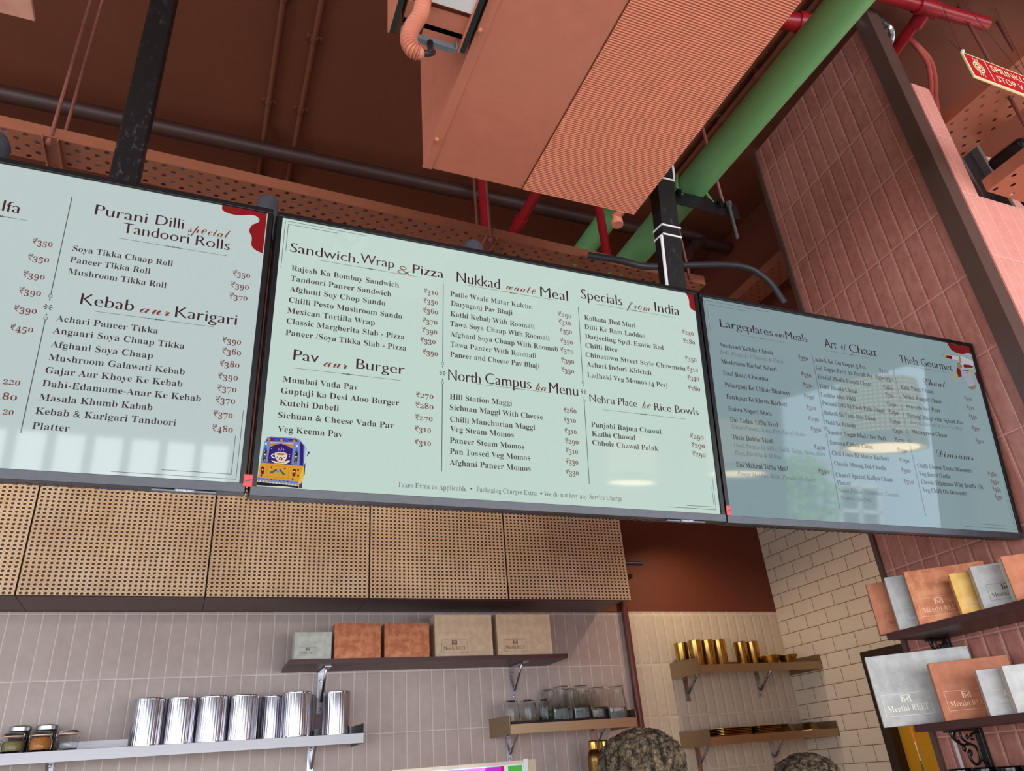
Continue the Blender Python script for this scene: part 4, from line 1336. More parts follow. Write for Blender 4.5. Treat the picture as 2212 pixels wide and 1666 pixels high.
# ---------------------------------------------------------------- pipes
b = B(); tube(b, [(1.590, -0.6, 3.55), (1.590, 3.95, 3.55)], 0.059, 32)
tag(obj('green_pipe', b, M['green']), 'thick green pipe running overhead past the air unit to the right post', 'pipe', 'green pipes')
b = B(); tube(b, [(1.84, 1.2, 4.235), (1.84, 4.0, 4.235)], 0.059, 32)
gp = tag(obj('green_pipe', b, M['green']), 'green pipe seen below the far end of the air unit, left of the other', 'pipe', 'green pipes')
b = B(); tube(b, [(-3.0, 2.985, 4.51), (2.93, 2.945, 4.51)], 0.040, 20)
tag(obj('ceiling_pipe', b, M['darkpipe']), 'long dark brown pipe crossing the ceiling above the cable tray', 'pipe')
for i, x in enumerate((0.062, 0.214)):
    cn = thing('conduit', ('brown painted conduit on the ceiling, left of the pair', 'brown painted conduit on the ceiling, right of the pair, nearer the air unit')[i], 'conduit', (x, 2.2, 4.58), group='paired ceiling conduits')
    b = B(); tube(b, [(x, -1.0, 4.582), (x, 2.86, 4.582), (x, 2.93, 4.562), (x, 3.05, 4.562), (x, 3.12, 4.582), (x, 4.19, 4.582)], 0.0125, 12); obj('pipe_run', b, M['ceil'], cn)
    for yy in ((2.14, 2.72, 3.25), (2.30, 2.72, 3.25))[i]:
        b = B(); bx(b, x - 0.034, x + 0.034, yy - 0.008, yy + 0.008, 4.588, 4.598); tube(b, [(x, yy - 0.012, 4.582), (x, yy + 0.012, 4.582)], 0.017, 12)
        for q in (-0.027, 0.027): lathe(b, [(0, 4.581), (0.006, 4.583), (0.006, 4.590), (0, 4.590)], (x + q, yy, 0), 8)
        obj('clip', b, M['ceil'], cn)
for i, (x, y0, y1) in enumerate(((2.225, 0.6, 2.8), (2.285, 0.6, 2.7))):
    cn = thing('conduit', ('brown conduit on the ceiling between air unit and green pipe, left one', 'brown conduit on the ceiling between air unit and green pipe, right one')[i], 'conduit', (x, 1.8, 4.58), group='conduits beside the green pipe')
    b = B(); tube(b, [(x, y0, 4.575), (x, y1, 4.575)], 0.014, 12); obj('pipe_run', b, M['ceil'], cn)
    for yy in (1.70 + 0.1 * i, 2.10):
        b = B(); bx(b, x - 0.032, x + 0.032, yy - 0.01, yy + 0.01, 4.582, 4.597); tube(b, [(x, yy - 0.02, 4.575), (x, yy + 0.02, 4.575)], 0.019, 12); obj('clip', b, M['ceil'], cn)
rp = thing('red_pipe', 'dark red sprinkler pipe between the air unit and the green pipe', 'pipe', (2.06, 1.3, 4.42), group='red sprinkler pipes')
b = B(); tube(b, [(2.06, 0.2, 4.42), (2.06, 2.5, 4.42)], 0.024, 16); tube(b, [(2.06, 0.6, 4.42), (2.06, 0.6, 4.6)], 0.006, 8); tube(b, [(2.06, 2.4, 4.42), (2.06, 2.4, 4.6)], 0.006, 8); obj('pipe_run', b, M['red'], rp)
b = B(); tube(b, [(2.06, 1.448, 4.42), (2.28, 1.40, 4.42)], 0.039, 20); tube(b, [(2.153, 1.427, 4.42), (2.18, 1.421, 4.42)], 0.045, 20); obj('tee_branch', b, M['red'], rp)
b = B(); tube(b, [(1.372, 2.3, 4.2), (1.372, 3.3, 4.2)], 0.028, 16); tube(b, [(1.372, 2.73, 4.2), (1.372, 2.80, 4.2)], 0.035, 16); tube(b, [(1.372, 2.4, 4.2), (1.372, 2.4, 4.6)], 0.006, 8)
tag(obj('red_pipe', b, M['red']), 'red sprinkler pipe slanting out from under the air unit, left of the green pipes', 'pipe', 'red sprinkler pipes')
b = B(); tube(b, [(1.19, 2.8, 4.6), (1.19, 2.8, 3.95)], 0.028, 16)
tag(obj('red_pipe', b, M['red']), 'short red drop pipe behind the tray, by the twin hanger rods', 'pipe', 'red sprinkler pipes')
b = B(); tube(b, [(1.70, 2.5, 4.6), (1.70, 2.5, 3.4)], 0.022, 16)
tag(obj('red_pipe', b, M['red']), 'thin red drop pipe between the two green pipes', 'pipe', 'red sprinkler pipes')
rm = thing('red_pipe', 'large red sprinkler main with a tee, top right beside the hanging sign', 'pipe', (2.8, 1.2, 4.5), group='red sprinkler pipes')
b = B(); tube(b, [(2.20, 1.262, 4.5), (3.08, 1.185, 4.5)], 0.030, 20); tube(b, [(2.68, 1.22, 4.5), (2.79, 1.211, 4.5)], 0.039, 20); obj('pipe_run', b, M['red'], rm)
b = B(); tube(b, [(2.735, 1.215, 4.5), (2.760, 1.30, 4.5)], 0.034, 20); tube(b, [(2.735, 1.215, 4.5), (2.785, 1.47, 4.5)], 0.026, 20); lathe(b, [(0, 4.46), (0.02, 4.462), (0.03, 4.50), (0.02, 4.53), (0, 4.53)], (2.785, 1.47, 0), 14); obj('tee_branch', b, M['red'], rm)
b = B(); tube(b, [(2.90, 0.93, 4.54), (3.45, 1.00, 4.54)], 0.032, 20)
tag(obj('red_pipe', b, M['red']), 'second red pipe cut off by the top edge, right of the tee', 'pipe', 'red sprinkler pipes')
for i, dx in enumerate((0.0, 0.030)):
    b = B(); tube(b, smooth_path([(2.86 + dx * 0.3, 1.40, 4.59), (2.905 + dx, 1.40, 4.50), (2.915 + dx, 1.40, 4.42), (2.87 + dx, 1.40, 4.28), (2.815 + dx, 1.40, 4.16), (2.76 + dx, 1.40, 4.0), (2.70 + dx, 1.40, 3.8)], 6), 0.011, 12)
    tag(obj('red_cable_duct', b, M['redcond']), ('salmon red conduit bending down behind the pier top, left of two', 'salmon red conduit bending down behind the pier top, right of two')[i], 'conduit', 'bent red conduits')
b = B()
q = smooth_path([(2.42, 1.40, 4.50), (2.53, 1.37, 4.56), (2.62, 1.36, 4.555), (2.665, 1.36, 4.52), (2.655, 1.36, 4.46), (2.62, 1.36, 4.40)], 12)
tube(b, q, [0.016 + 0.0018 * (1 if i % 2 else -1) for i in range(len(q))], 14)
tag(obj('metal_flex_duct', b, M['galv']), 'shiny ribbed metal flex conduit over the top of the tiled pier', 'conduit', 'metal flex conduits')
b = B()
q = smooth_path([(1.96, 1.62, 4.6), (1.955, 1.54, 4.42), (1.965, 1.50, 4.40), (1.995, 1.47, 4.395), (2.012, 1.42, 4.40), (2.0, 1.39, 4.46)], 10)
tube(b, q, [0.010 + 0.0015 * (1 if i % 2 else -1) for i in range(len(q))], 12)
tag(obj('metal_flex_duct', b, M['galv']), 'small ribbed metal flex conduit between air unit and green pipe', 'conduit', 'metal flex conduits')
b = B(); tube(b, smooth_path([(2.30, 2.92, 4.50), (2.55, 2.90, 4.505), (2.66, 2.90, 4.50), (2.68, 2.90, 4.47), (2.62, 2.90, 4.42), (2.55, 2.90, 4.34)], 6), 0.038, 16)
tag(obj('elbow_pipe', b, M['darkpipe']), 'brown pipe elbow on the ceiling right of the zip-tied post', 'pipe')
b = B(); tube(b, smooth_path([(1.28, 2.01, 3.388), (1.38, 1.95, 3.34), (1.48, 1.93, 3.318), (1.66, 1.92, 3.355), (1.86, 1.92, 3.40), (1.97, 1.92, 3.412), (2.04, 1.92, 3.395), (2.10, 1.92, 3.345), (2.14, 1.92, 3.26)], 8), 0.0135, 14)
tag(obj('black_hose', b, mat('black_rubber', (46, 46, 52), 0.5)), 'black hose curving out behind the zip-tied post above the right screen', 'hose')

# ---------------------------------------------------------------- perforated cable trays
def tray_mesh(bm, P0, d, n, length, width, flange, pu, rows, hr, hz=None):
    """sheet with staggered holes: starts at P0, runs along d, width along n, flanges turned up"""
    P0, d, n = Vector(P0), Vector(d).normalized(), Vector(n).normalized()
    nu = int(length / (pu / 2))
    cu = pu / 2
    cw = width / rows
    V = {}
    def vert(u, w):
        k = (round(u * 20000), round(w * 20000))
        if k not in V: V[k] = bm.verts.new(P0 + d * u + n * w)
        return V[k]
    for i in range(nu):
        for j in range(rows):
            u0, u1, w0, w1 = i * cu, (i + 1) * cu, j * cw, (j + 1) * cw
            c4 = [vert(u0, w0), vert(u1, w0), vert(u1, w1), vert(u0, w1)]
            if (i + j) % 2: bm.faces.new(c4); continue
            cx_, cy_ = (u0 + u1) / 2, (w0 + w1) / 2
            h = [bm.verts.new(P0 + d * (cx_ + hr * cos(a)) + n * (cy_ + (hz or hr) * sin(a))) for a in [radians(225 + 45 * k) for k in range(8)]]
            for k in range(4):
                a0, a1, a2 = h[2 * k], h[2 * k + 1], h[(2 * k + 2) % 8]
                bm.faces.new((c4[k], c4[(k + 1) % 4], a2, a1, a0))
    L = nu * cu
    z = Vector((0, 0, flange))
    for w in (0, width):
        a, b_ = P0 + n * w, P0 + n * w + d * L
        q = [bm.verts.new(p) for p in (a, b_, b_ + z, a + z)]
        bm.faces.new(q)
    return L


TD = Vector((1, 0.035, 0)).normalized()
TN = Vector((-0.035, 1, 0)).normalized()
ct = thing('cable_tray', 'long salmon perforated cable tray hung across behind the screens', 'cable tray', (0.3, 2.05, 3.4))
b = B(); tray_mesh(b, (-2.2, 1.918, 3.4), TD, TN, 4.1, 0.112, 0.042, 0.054, 5, 0.0082, 0.0082)
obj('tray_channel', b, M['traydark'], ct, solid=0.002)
b = B()
for s_ in (0.2, 0.5, 0.8): tube(b, smooth_path([Vector((-2.2, 1.918, 3.4)) + TD * t_ + TN * (0.112 * s_ + 0.012 * sin(t_ * 7 + s_ * 9)) + Vector((0, 0, 0.014 + 0.004 * sin(t_ * 11 + s_ * 5))) for t_ in [k_ * 0.25 for k_ in range(17)]], 3), 0.007, 8)
tag(obj('cable_bundle', b, mat('pale_cable', (206, 204, 206), 0.4)), 'pale cables lying in the long perforated tray behind the screens', 'cables')
for i, x in enumerate((-0.556, 0.874)):
    yb = 1.918 + (x + 2.2) * 0.035
    cr = obj('cross_bracket', (lambda bm: (poly(bm, [(x - 0.018, yb - 0.012, 3.392), (x + 0.022, yb - 0.012, 3.392), (x + 0.022, yb + 0.13, 3.392), (x - 0.018, yb + 0.13, 3.392)], (0, 0, 0.004)), bx(bm, x - 0.020, x - 0.016, yb - 0.012, yb + 0.13, 3.380, 3.396), bx(bm, x + 0.020, x + 0.024, yb - 0.012, yb + 0.13, 3.380, 3.396), bm)[-1])(B()), M['traydark'], ct)
    for yy, zz in ((yb - 0.004, 0), (yb + 0.122, 0)):
        b = B(); tube(b, [(x, yy, 3.37), (x, yy, 4.6)], 0.0055, 8); lathe(b, [(0, 3.372), (0.009, 3.372), (0.009, 3.384), (0, 3.384)], (x, yy, 0), 6); lathe(b, [(0, 4.585), (0.02, 4.59), (0.02, 4.6), (0, 4.6)], (x, yy, 0), 10)
        obj('hanger_rod', b, M['rod'], ct)
b = B(); tube(b, [(1.79, 2.05, 3.40), (1.79, 2.05, 4.6)], 0.005, 8)
tag(obj('hanger_rod', b, M['rod']), 'thin rod hanging above the right screen, right of the zip-tied post', 'rod')

t2 = thing('cable_tray', 'short perforated cable tray going behind the tiled pier above the right screen', 'cable tray', (2.85, 2.8, 3.95))
b = B(); tray_mesh(b, (2.69, 2.25, 3.93), (0, 1, 0), (1, 0, 0), 1.6, 0.16, 0.05, 0.06, 6, 0.0085, 0.0065)
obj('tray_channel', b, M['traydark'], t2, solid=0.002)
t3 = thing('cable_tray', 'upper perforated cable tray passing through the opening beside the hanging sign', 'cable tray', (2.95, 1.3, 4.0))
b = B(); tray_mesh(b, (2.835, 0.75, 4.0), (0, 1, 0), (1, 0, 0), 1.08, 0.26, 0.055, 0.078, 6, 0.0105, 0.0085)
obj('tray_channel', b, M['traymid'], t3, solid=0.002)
for x, zt in ((2.972, 4.6), (3.232, 4.6)):
    b = B(); tube(b, [(x, 1.2, 3.97), (x, 1.2, zt)], 0.0075, 10); obj('hanger_rod', b, M['rod'], t3)
b = B(); tube(b, [(2.972, 1.2, 3.47), (2.972, 1.2, 3.998)], 0.0075, 10)
tag(obj('hanger_rod', b, M['rod']), 'salmon rod hanging down from the upper tray to the lower tray', 'rod')
t4 = thing('cable_tray', 'lower perforated cable tray coming out of the bright tiled wall', 'cable tray', (2.8, 1.1, 3.46))
b = B(); tray_mesh(b, (2.645, 0.62, 3.452), (0, 1, 0), (1, 0, 0), 0.69, 0.28, 0.055, 0.078, 6, 0.0105, 0.0085)
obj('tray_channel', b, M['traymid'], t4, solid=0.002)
# louvre slabs and a loudspeaker behind the opening
for i, (x0, x1, y0) in enumerate(((3.250, 3.272, 1.60), (3.300, 3.440, 1.63), (3.455, 3.485, 1.60), (3.500, 3.525, 1.62))):
    b = B(); box(b, ((x0 + x1) / 2, y0 + 0.03, 3.92), (x1 - x0, 0.05, 1.0), (radians(-3), 0, 0))
    tag(obj('vent_panel', b, mat('vent_grey_%s' % 'abcd'[i], ((120, 110, 106), (36, 36, 40), (124, 116, 112), (108, 102, 98))[i], 0.3), bevel=0.004), ('thin grey slab edge in the high opening, next to the tiled strip', 'wide black glossy slab in the high opening behind the lower tray', 'grey slab edge in the high opening, right of the black slab', 'grey slab edge in the high opening, nearest the loudspeaker')[i], 'panel')
sp = thing('loudspeaker', 'black loudspeaker with a white cone in the opening by the right edge', 'loudspeaker', (3.05, 1.30, 3.62))
RZ = Matrix.Rotation(radians(-27), 3, 'Y') @ Matrix.Rotation(radians(6), 3, 'Z')
SC_ = Vector((3.25, 1.36, 3.80))
def spk(v): return SC_ + RZ @ Vector(v)
b = B(); bx(b, -0.14, 0.14, -0.07, 0.09, -0.15, 0.15); bmesh.ops.rotate(b, cent=(0, 0, 0), matrix=RZ, verts=b.verts); bmesh.ops.translate(b, vec=SC_, verts=b.verts)
obj('cabinet', b, mat('gloss_black', (14, 14, 16), 0.12), sp, bevel=0.02)
def frontal(prof, off, seg=32):
    b = B(); lathe(b, prof, (0, 0, 0), seg)
    bmesh.ops.rotate(b, cent=(0, 0, 0), matrix=Matrix.Rotation(radians(90), 3, 'X'), verts=b.verts)
    bmesh.ops.rotate(b, cent=(0, 0, 0), matrix=RZ, verts=b.verts)
    bmesh.ops.translate(b, vec=spk(off), verts=b.verts)
    return b
cone = obj('woofer', frontal([(0.100, 0.0), (0.100, 0.008), (0.088, 0.012), (0.074, 0.006), (0.062, 0.010), (0.050, 0.004), (0.0, 0.002)], (-0.04, -0.07, -0.02)), M['black'], sp)
obj('dust_cap', frontal([(0.048, 0.004), (0.03, 0.014), (0.0, 0.018)], (-0.04, -0.07, -0.02), 24), M['white'], cone)

# ---------------------------------------------------------------- hanging sign
KS = 0.80
def S3(x, y, z): return Vector((x * KS, y * KS, 1.6 + (z - 1.6) * KS))
sg = thing('hanging_sign', 'red and cream SPRINKLER STOP VALVE sign hung on wires, top right', 'sign', S3(2.65, 1.14, 3.934))
SH = 0.150
def sbox(b, x0, x1, y0, y1, z0, z1):
    p, q = S3(x0, y0, z0), S3(x1, y1, z1); bx(b, p.x, q.x, p.y, q.y, p.z, q.z)
b = B(); sbox(b, 2.650, 3.115, 1.14, 1.147, 3.932, 3.932 + SH); obj('sign_board', b, mat('sign_cream', (244, 236, 178), 0.4, var=0.02), sg, bevel=0.001)
b = B(); sbox(b, 2.659, 3.106, 1.1385, 1.1400, 3.942, 3.922 + SH); fld = obj('red_field', b, mat('sign_red', (206, 18, 44), 0.35, var=0.03), sg)
SP = lambda x, z: S3(x, 1.1378, z)
b = B(); stroke(b, [(2.775, 3.948), (2.775, 3.916 + SH)], 0.005, SP); obj('sign_divider', b, mat('sign_line', (248, 242, 190), 0.4, var=0.02), sg)
z1 = 3.932 + SH / 2
cr_ = mat('sign_print', (248, 242, 190), 0.4, var=0.02)
b = B(); letters(b, 'X', 'SPRINKLER', 2.797, 3.062, z1 + 0.012, 0.036, SP); obj('sign_wording', b, cr_, sg)
b = B(); letters(b, 'X', 'STOP VALVE', 2.803, 3.075, z1 - 0.047, 0.036, SP); obj('sign_wording', b, cr_, sg)
b = B()
for r_ in (0.030, 0.019): stroke(b, disc(2.713, z1, r_, 20) + [(2.713 + r_, z1)], 0.0065, SP)
fill2(b, disc(2.713, z1, 0.010, 12), SP)
for q in (1, -1):
    for k in (-1, 0, 1): stroke(b, [(2.713 + k * 0.008, z1 + q * 0.032), (2.713 + k * 0.014, z1 + q * 0.052)], 0.005, SP)
    stroke(b, [(2.698, z1 + q * 0.040), (2.728, z1 + q * 0.040)], 0.005, SP)
obj('valve_symbol', b, cr_, sg)
c0, c1 = S3(2.655, 1.142, 4.082), S3(3.03, 1.142, 4.082)
for p in ([c0, (2.40, 1.06, 3.98), (2.71, 1.21, 4.475)], [c0, (2.45, 1.04, 4.11), (2.77, 1.155, 4.6)], [c1, (2.64, 1.03, 4.1), (2.90, 1.155, 4.6)], [c1 + Vector((0.03, 0, 0)), (2.80, 1.03, 4.1), (3.16, 1.155, 4.6)]):
    b = B(); tube(b, smooth_path(p, 5), 0.0013, 6); obj('wire', b, M['galv'], sg)
b = B(); lathe(b, [(0, 0), (0.005, 0.002), (0.007, 0.008), (0.004, 0.013), (0, 0.013)], c0 + Vector((0.007, 0, -0.001)), 10); obj('wire_clip', b, M['white'], sg)

# ---------------------------------------------------------------- pendant lamps on the customer side (mirrored in the right screen)
lm = emit('lamp_glow', (255, 226, 178), 14.0, rough=0.5)
lg = emit('added_drum_glow', (255, 222, 172), 5.0, rough=0.5)
shm = rattan_shade_mat()
creamm = mat('lamp_band', (238, 226, 202), 0.6)
def pendant(x, y, label):
    p = thing('pendant_lamp', label, 'lamp', (x, y, 2.80), group='perforated pendant lamps')
    b = B(); lathe(b, [(0.235, 0.075), (0.245, 0.30), (0.22, 0.42), (0.06, 0.44)], (0, 0, 0), 48); obj('shade', b, shm, p, local=True)
    b = B(); lathe(b, [(0.24, 0.0), (0.252, 0.0), (0.248, 0.078), (0.236, 0.078), (0.24, 0.0)], (0, 0, 0), 48); obj('band', b, creamm, p, local=True)
    b = B(); lathe(b, [(0, 0.004), (0.20, 0.004), (0.20, 0.012), (0, 0.012)], (0, 0, 0), 40); obj('diffuser', b, lm, p, local=True)
    b = B(); lathe(b, [(0.205, 0.09), (0.212, 0.30), (0.19, 0.40)], (0, 0, 0), 40); obj('added_glow_drum', b, lg, p, local=True)  # inner drum added so the holes of the shade glow
    b = B(); lathe(b, [(0, 0.15), (0.05, 0.16), (0.07, 0.22), (0.05, 0.29), (0, 0.30)], (0, 0, 0), 20); obj('bulb', b, lm, p, local=True)
    b = B(); tube(b, [(0, 0, 0.43), (0, 0, 1.80)], 0.006, 8); obj('cord', b, M['black'], p, local=True)
    return p
pendant(3.87, -0.11, 'pendant lamp with perforated shade mirrored in the middle of the right screen')
pendant(4.0, -1.66, 'pendant lamp with perforated shade mirrored at the left edge of the right screen')
pendant(3.66, -2.76, 'pendant lamp with perforated shade mirrored low in the middle screen')

# ---------------------------------------------------------------- cane fronted wall cabinets
edges = [-1.512, -0.733, 0.044, 0.830, 1.607, 2.393]
names = ['cane cabinet cut off at the left edge of the picture', 'cane cabinet below the left screen, second from the left edge', 'cane cabinet below the joint of left and middle screens', 'cane cabinet below the middle of the middle screen', 'rightmost cane cabinet, beside the bare brown wall']
for i, (x0, x1) in enumerate(zip(edges, edges[1:])):
    c = thing('wall_cabinet', names[i], 'cabinet', ((x0 + x1) / 2, 4.03, 2.469), group='cane fronted wall cabinets')
    b = B(); bx(b, x0 + 0.001, (x1 - 0.001) if i < 4 else 2.345, 3.884, 4.198, 2.469, 3.07); obj('carcass', b, M['wood'], c, bevel=0.001)
    b = B(); bx(b, x0 + 0.004, x1 - 0.004, 3.866, 3.882, 2.471, 3.068); dd_ = obj('door', b, mat('door_board', (70, 42, 26), 0.6), c)
    b = B(); bx(b, x0 + 0.004, x1 - 0.004, 3.8635, 3.866, 2.471, 3.068); obj('cane_panel', b, M['cane'], dd_)
b = B(); tube(b, [(2.346, 4.1, 2.752), (2.655, 4.1, 2.757)], 0.0125, 14); lathe(b, [(0, 0), (0.0125, 0)], (2.655, 4.1, 2.757), 8)
tag(obj('handle_rod', b, mat('dark_blue_plastic', (30, 34, 78), 0.4)), 'dark blue rod end sticking out beside the rightmost cane cabinet', 'rod')

# ---------------------------------------------------------------- wall shelves
def bracket(parent, x, z, dep, h, m, wd=0.032):
    b = B(); bx(b, x - wd / 2, x + wd / 2, 4.194, 4.2, z - h, z); bx(b, x - wd / 2, x + wd / 2, 4.2 - dep, 4.2, z - 0.005, z)
    tube(b, [(x, 4.2 - dep * 0.72, z - 0.006), (x + 0.006, 4.19, z - h * 0.72)], 0.008, 6)
    k = obj('bracket', b, m, parent)
    for q in (0.22, 0.9):
        b = B(); lathe(b, [(0, 0.004), (0.006, 0.003), (0.008, 0.0), (0, 0.0)], (0, 0, 0), 12)
        bmesh.ops.rotate(b, cent=(0, 0, 0), matrix=Matrix.Rotation(radians(90), 3, 'X'), verts=b.verts); bmesh.ops.translate(b, vec=(x, 4.193, z - h * q), verts=b.verts)
        obj('screw', b, M['galv'], k)

def steel_shelf(label, x0, x1, z, lip, ends, brs, m, back=0.05, bm_=None):
    s = thing('steel_shelf', label, 'shelf', ((x0 + x1) / 2, 4.05, z - lip), group='steel wall shelves')
    b = B(); bx(b, x0, x1, 3.9, 4.2, z - 0.003, z); obj('shelf_board', b, m, s)
    b = B(); bx(b, x0, x1, 3.897, 3.9, z - lip, z); obj('front_lip', b, m, s, bevel=0.0008)
    b = B(); bx(b, x0, x1, 4.196, 4.2, z, z + back); obj('back_upstand', b, m, s)
    for e in ends:
        b = B(); poly(b, [(e - 0.0015, 3.897, z - lip), (e - 0.0015, 3.897, z + 0.042), (e - 0.0015, 4.2, z + 0.050), (e - 0.0015, 4.2, z - lip)], (0.003, 0, 0)); obj('end_plate', b, m, s)
    for x in brs: bracket(s, x, z - 0.004, 0.24, 0.17, M['galv'])
    return s

SH_L = steel_shelf('long steel shelf with canisters and jars on the beige tiles', -1.3, 0.823, 1.841, 0.044, (0.822,), (-0.512, 0.62), M['steel'])
SH_M = steel_shelf('short steel shelf with upturned glasses above the brass bottles', 1.577, 2.334, 1.841, 0.047, (1.578, 2.333), (1.682, 2.21), M['steelwarm'])
SH_R1 = steel_shelf('upper steel corner shelf with brass tumblers', 2.806, 3.744, 2.104, 0.047, (2.807, 3.742), (2.90, 3.46), M['steelwarm'])
SH_R2 = steel_shelf('lower steel corner shelf with stacked brass plates', 2.794, 3.744, 1.715, 0.043, (2.795, 3.742), (2.90, 3.46), M['steelwarm'])
ws = thing('wood_shelf', 'dark laminate shelf with five gift boxes on the beige tiles', 'shelf', (1.21, 4.05, 2.161))
b = B(); bx(b, 0.456, 1.960, 3.914, 4.2, 2.162, 2.183); obj('shelf_board', b, M['wood'], ws)
b = B(); bx(b, 0.456, 1.960, 3.912, 3.914, 2.161, 2.184); obj('edge_band', b, M['woodlip'], ws)
bracket(ws, 0.655, 2.161, 0.22, 0.20, M['galv']); bracket(ws, 1.733, 2.161, 0.22, 0.175, M['galv'])

# ---------------------------------------------------------------- gift boxes
def emblem(bm, x0, z0, w, place):
    """framed shop mark: little crown-like M above two words"""
    h = w * 0.46
    t = w * 0.007
    for a, q in (((x0, z0), (x0 + w, z0)), ((x0, z0 + h), (x0 + w, z0 + h)), ((x0, z0), (x0, z0 + h)), ((x0 + w, z0), (x0 + w, z0 + h))): stroke(bm, [a, q], t, place)
    letters(bm, 'F', 'Meethi', x0 + w * 0.06, x0 + w * 0.52, z0 + h * 0.20, h * 0.27, place)
    letters(bm, 'F', 'REET', x0 + w * 0.57, x0 + w * 0.93, z0 + h * 0.20, h * 0.27, place)
    cx, cz, s = x0 + w * 0.5, z0 + h * 0.60, w * 0.085
    stroke(bm, [(cx - s, cz), (cx - s, cz + s * 1.6)], s * 0.4, place); stroke(bm, [(cx + s, cz), (cx + s, cz + s * 1.6)], s * 0.4, place)
    stroke(bm, [(cx - s, cz + s * 1.45), (cx, cz + s * 0.5), (cx + s, cz + s * 1.45)], s * 0.35, place); stroke(bm, [(cx - s * 1.1, cz + s * 1.75), (cx + s * 1.1, cz + s * 1.75)], s * 0.25, place)
    stroke(bm, [(cx - s * 0.4, cz), (cx - s * 0.4, cz + s * 0.7)], s * 0.25, place); stroke(bm, [(cx + s * 0.4, cz), (cx + s * 0.4, cz + s * 0.7)], s * 0.25, place)

def gift_box(label, loc, rz, w, d, h, m, mk, ex, ez, ew, group, side=None):
    g = thing('gift_box', label, 'gift box', loc, (0, 0, rz), group)
    b = B(); bx(b, 0.0015, w - 0.0015, 0.006, d, 0, h - 0.001); obj('box_base', b, side or m, g, local=True, bevel=0.001)
    b = B(); bx(b, 0, w, 0, 0.008, 0, h); ld = obj('lid', b, m, g, local=True, bevel=0.0012)
    if ew:
        b = B(); emblem(b, ex, ez, ew, lambda x, z: (x, -0.0006, z))
        # trim lettering that would run past the lid
        dl = [v for v in b.verts if v.co.x > w - 0.002]
        if dl: bmesh.ops.delete(b, geom=dl, context='VERTS')
        obj('shop_emblem', b, mk, ld, local=True)
    return g

G1 = 'gift boxes on the dark laminate shelf'
gift_box('small pale grey gift box, leftmost on the dark laminate shelf', (0.480, 3.935, 2.184), 0, 0.180, 0.10, 0.132, M['sage'], M['darkprint'], 0.024, 0.020, 0.085, G1)
gift_box('plain copper gift box beside the pale grey one on the laminate shelf', (0.673, 3.933, 2.184), 0, 0.237, 0.09, 0.174, M['copper'], M['darkprint'], 0.06, 0.02, 0, G1)
gift_box('mottled copper gift box in the middle of the laminate shelf', (0.928, 3.933, 2.184), 0, 0.240, 0.09, 0.174, M['copper'], M['copperflat'], 0.02, 0.018, 0.13, G1)
gift_box('large tan gift box, left of two, on the laminate shelf', (1.199, 3.933, 2.184), 0, 0.325, 0.10, 0.216, M['goldcard'], M['darkprint'], 0.036, 0.020, 0.142, G1)
gift_box('large tan gift box at the right end of the laminate shelf', (1.553, 3.933, 2.184), 0, 0.325, 0.10, 0.218, M['goldcard'], M['darkprint'], 0.036, 0.022, 0.135, G1)

# boxes leaning along the tiled pier, each turned towards the room
def pier_shelf(label, z, t):
    s = thing('pier_shelf', label, 'shelf', (2.4, 1.75, z), group='dark wooden shelves on the tiled pier')
    b = B(); poly(b, [(2.287, 2.040, z), (2.556, 2.040, z), (2.525, 1.42, z), (2.262, 1.42, z)], (0, 0, t)); obj('shelf_board', b, M['woodlip'], s, bevel=0.001)
    return s
PS1 = pier_shelf('upper dark shelf of gift boxes on the tiled pier', 1.926, 0.0235)
PS2 = pier_shelf('lower dark shelf of gift boxes on the tiled pier', 1.629, 0.0235)
PS3 = pier_shelf('lowest dark shelf on the tiled pier, holding black-capped jars', 1.375, 0.02)
AZB = radians(-42)
G2, G3 = 'gift boxes on the upper pier shelf', 'gift boxes on the lower pier shelf'
zb1, zb2 = 1.950, 1.653
gift_box('copper gift box standing first at the far end of the upper pier shelf', (2.290, 2.066, zb1), AZB, 0.150, 0.04, 0.180, M['copperflat'], M['darkprint'], 0.030, 0.022, 0.105, G2)
gift_box('silver gift box second on the upper pier shelf, behind the wide copper box', (2.290, 1.979, zb1), AZB, 0.150, 0.04, 0.183, M['silver'], M['white'], 0.028, 0.022, 0.105, G2)
gift_box('wide copper gift box with a full emblem on the upper pier shelf', (2.282, 1.885, zb1), AZB, 0.252, 0.045, 0.180, M['copper'], M['foilprint'], 0.014, 0.024, 0.130, G2)
gift_box('small gold gift box on the upper pier shelf', (2.300, 1.732, zb1), AZB, 0.120, 0.04, 0.135, M['gold'], M['white'], 0.026, 0.026, 0.085, G2)
gift_box('glossy silver gift box right of the gold one on the upper pier shelf', (2.300, 1.651, zb1), AZB, 0.150, 0.045, 0.137, M['silver'], M['darkprint'], 0.026, 0.026, 0.105, G2)
gift_box('tan gift box cut off by the right edge on the upper pier shelf', (2.288, 1.532, zb1), AZB, 0.160, 0.05, 0.137, M['copperflat'], M['darkprint'], 0.05, 0.03, 0.10, G2, M['paleedge'])
gift_box('big white-silver gift box with raised emblem on the lower pier shelf', (2.262, 2.140, zb2), AZB, 0.335, 0.045, 0.232, M['silver'], M['creamprint'], 0.018, 0.032, 0.152, G3, M['paleedge'])
gift_box('copper gift box on the lower pier shelf, before the big silver one', (2.280, 1.902, zb2), AZB, 0.236, 0.05, 0.176, M['copperflat'], M['foilprint'], 0.020, 0.028, 0.125, G3)
gift_box('small silver gift box on the lower pier shelf', (2.270, 1.732, zb2), AZB, 0.120, 0.04, 0.131, M['silver'], M['white'], 0.018, 0.026, 0.095, G3)
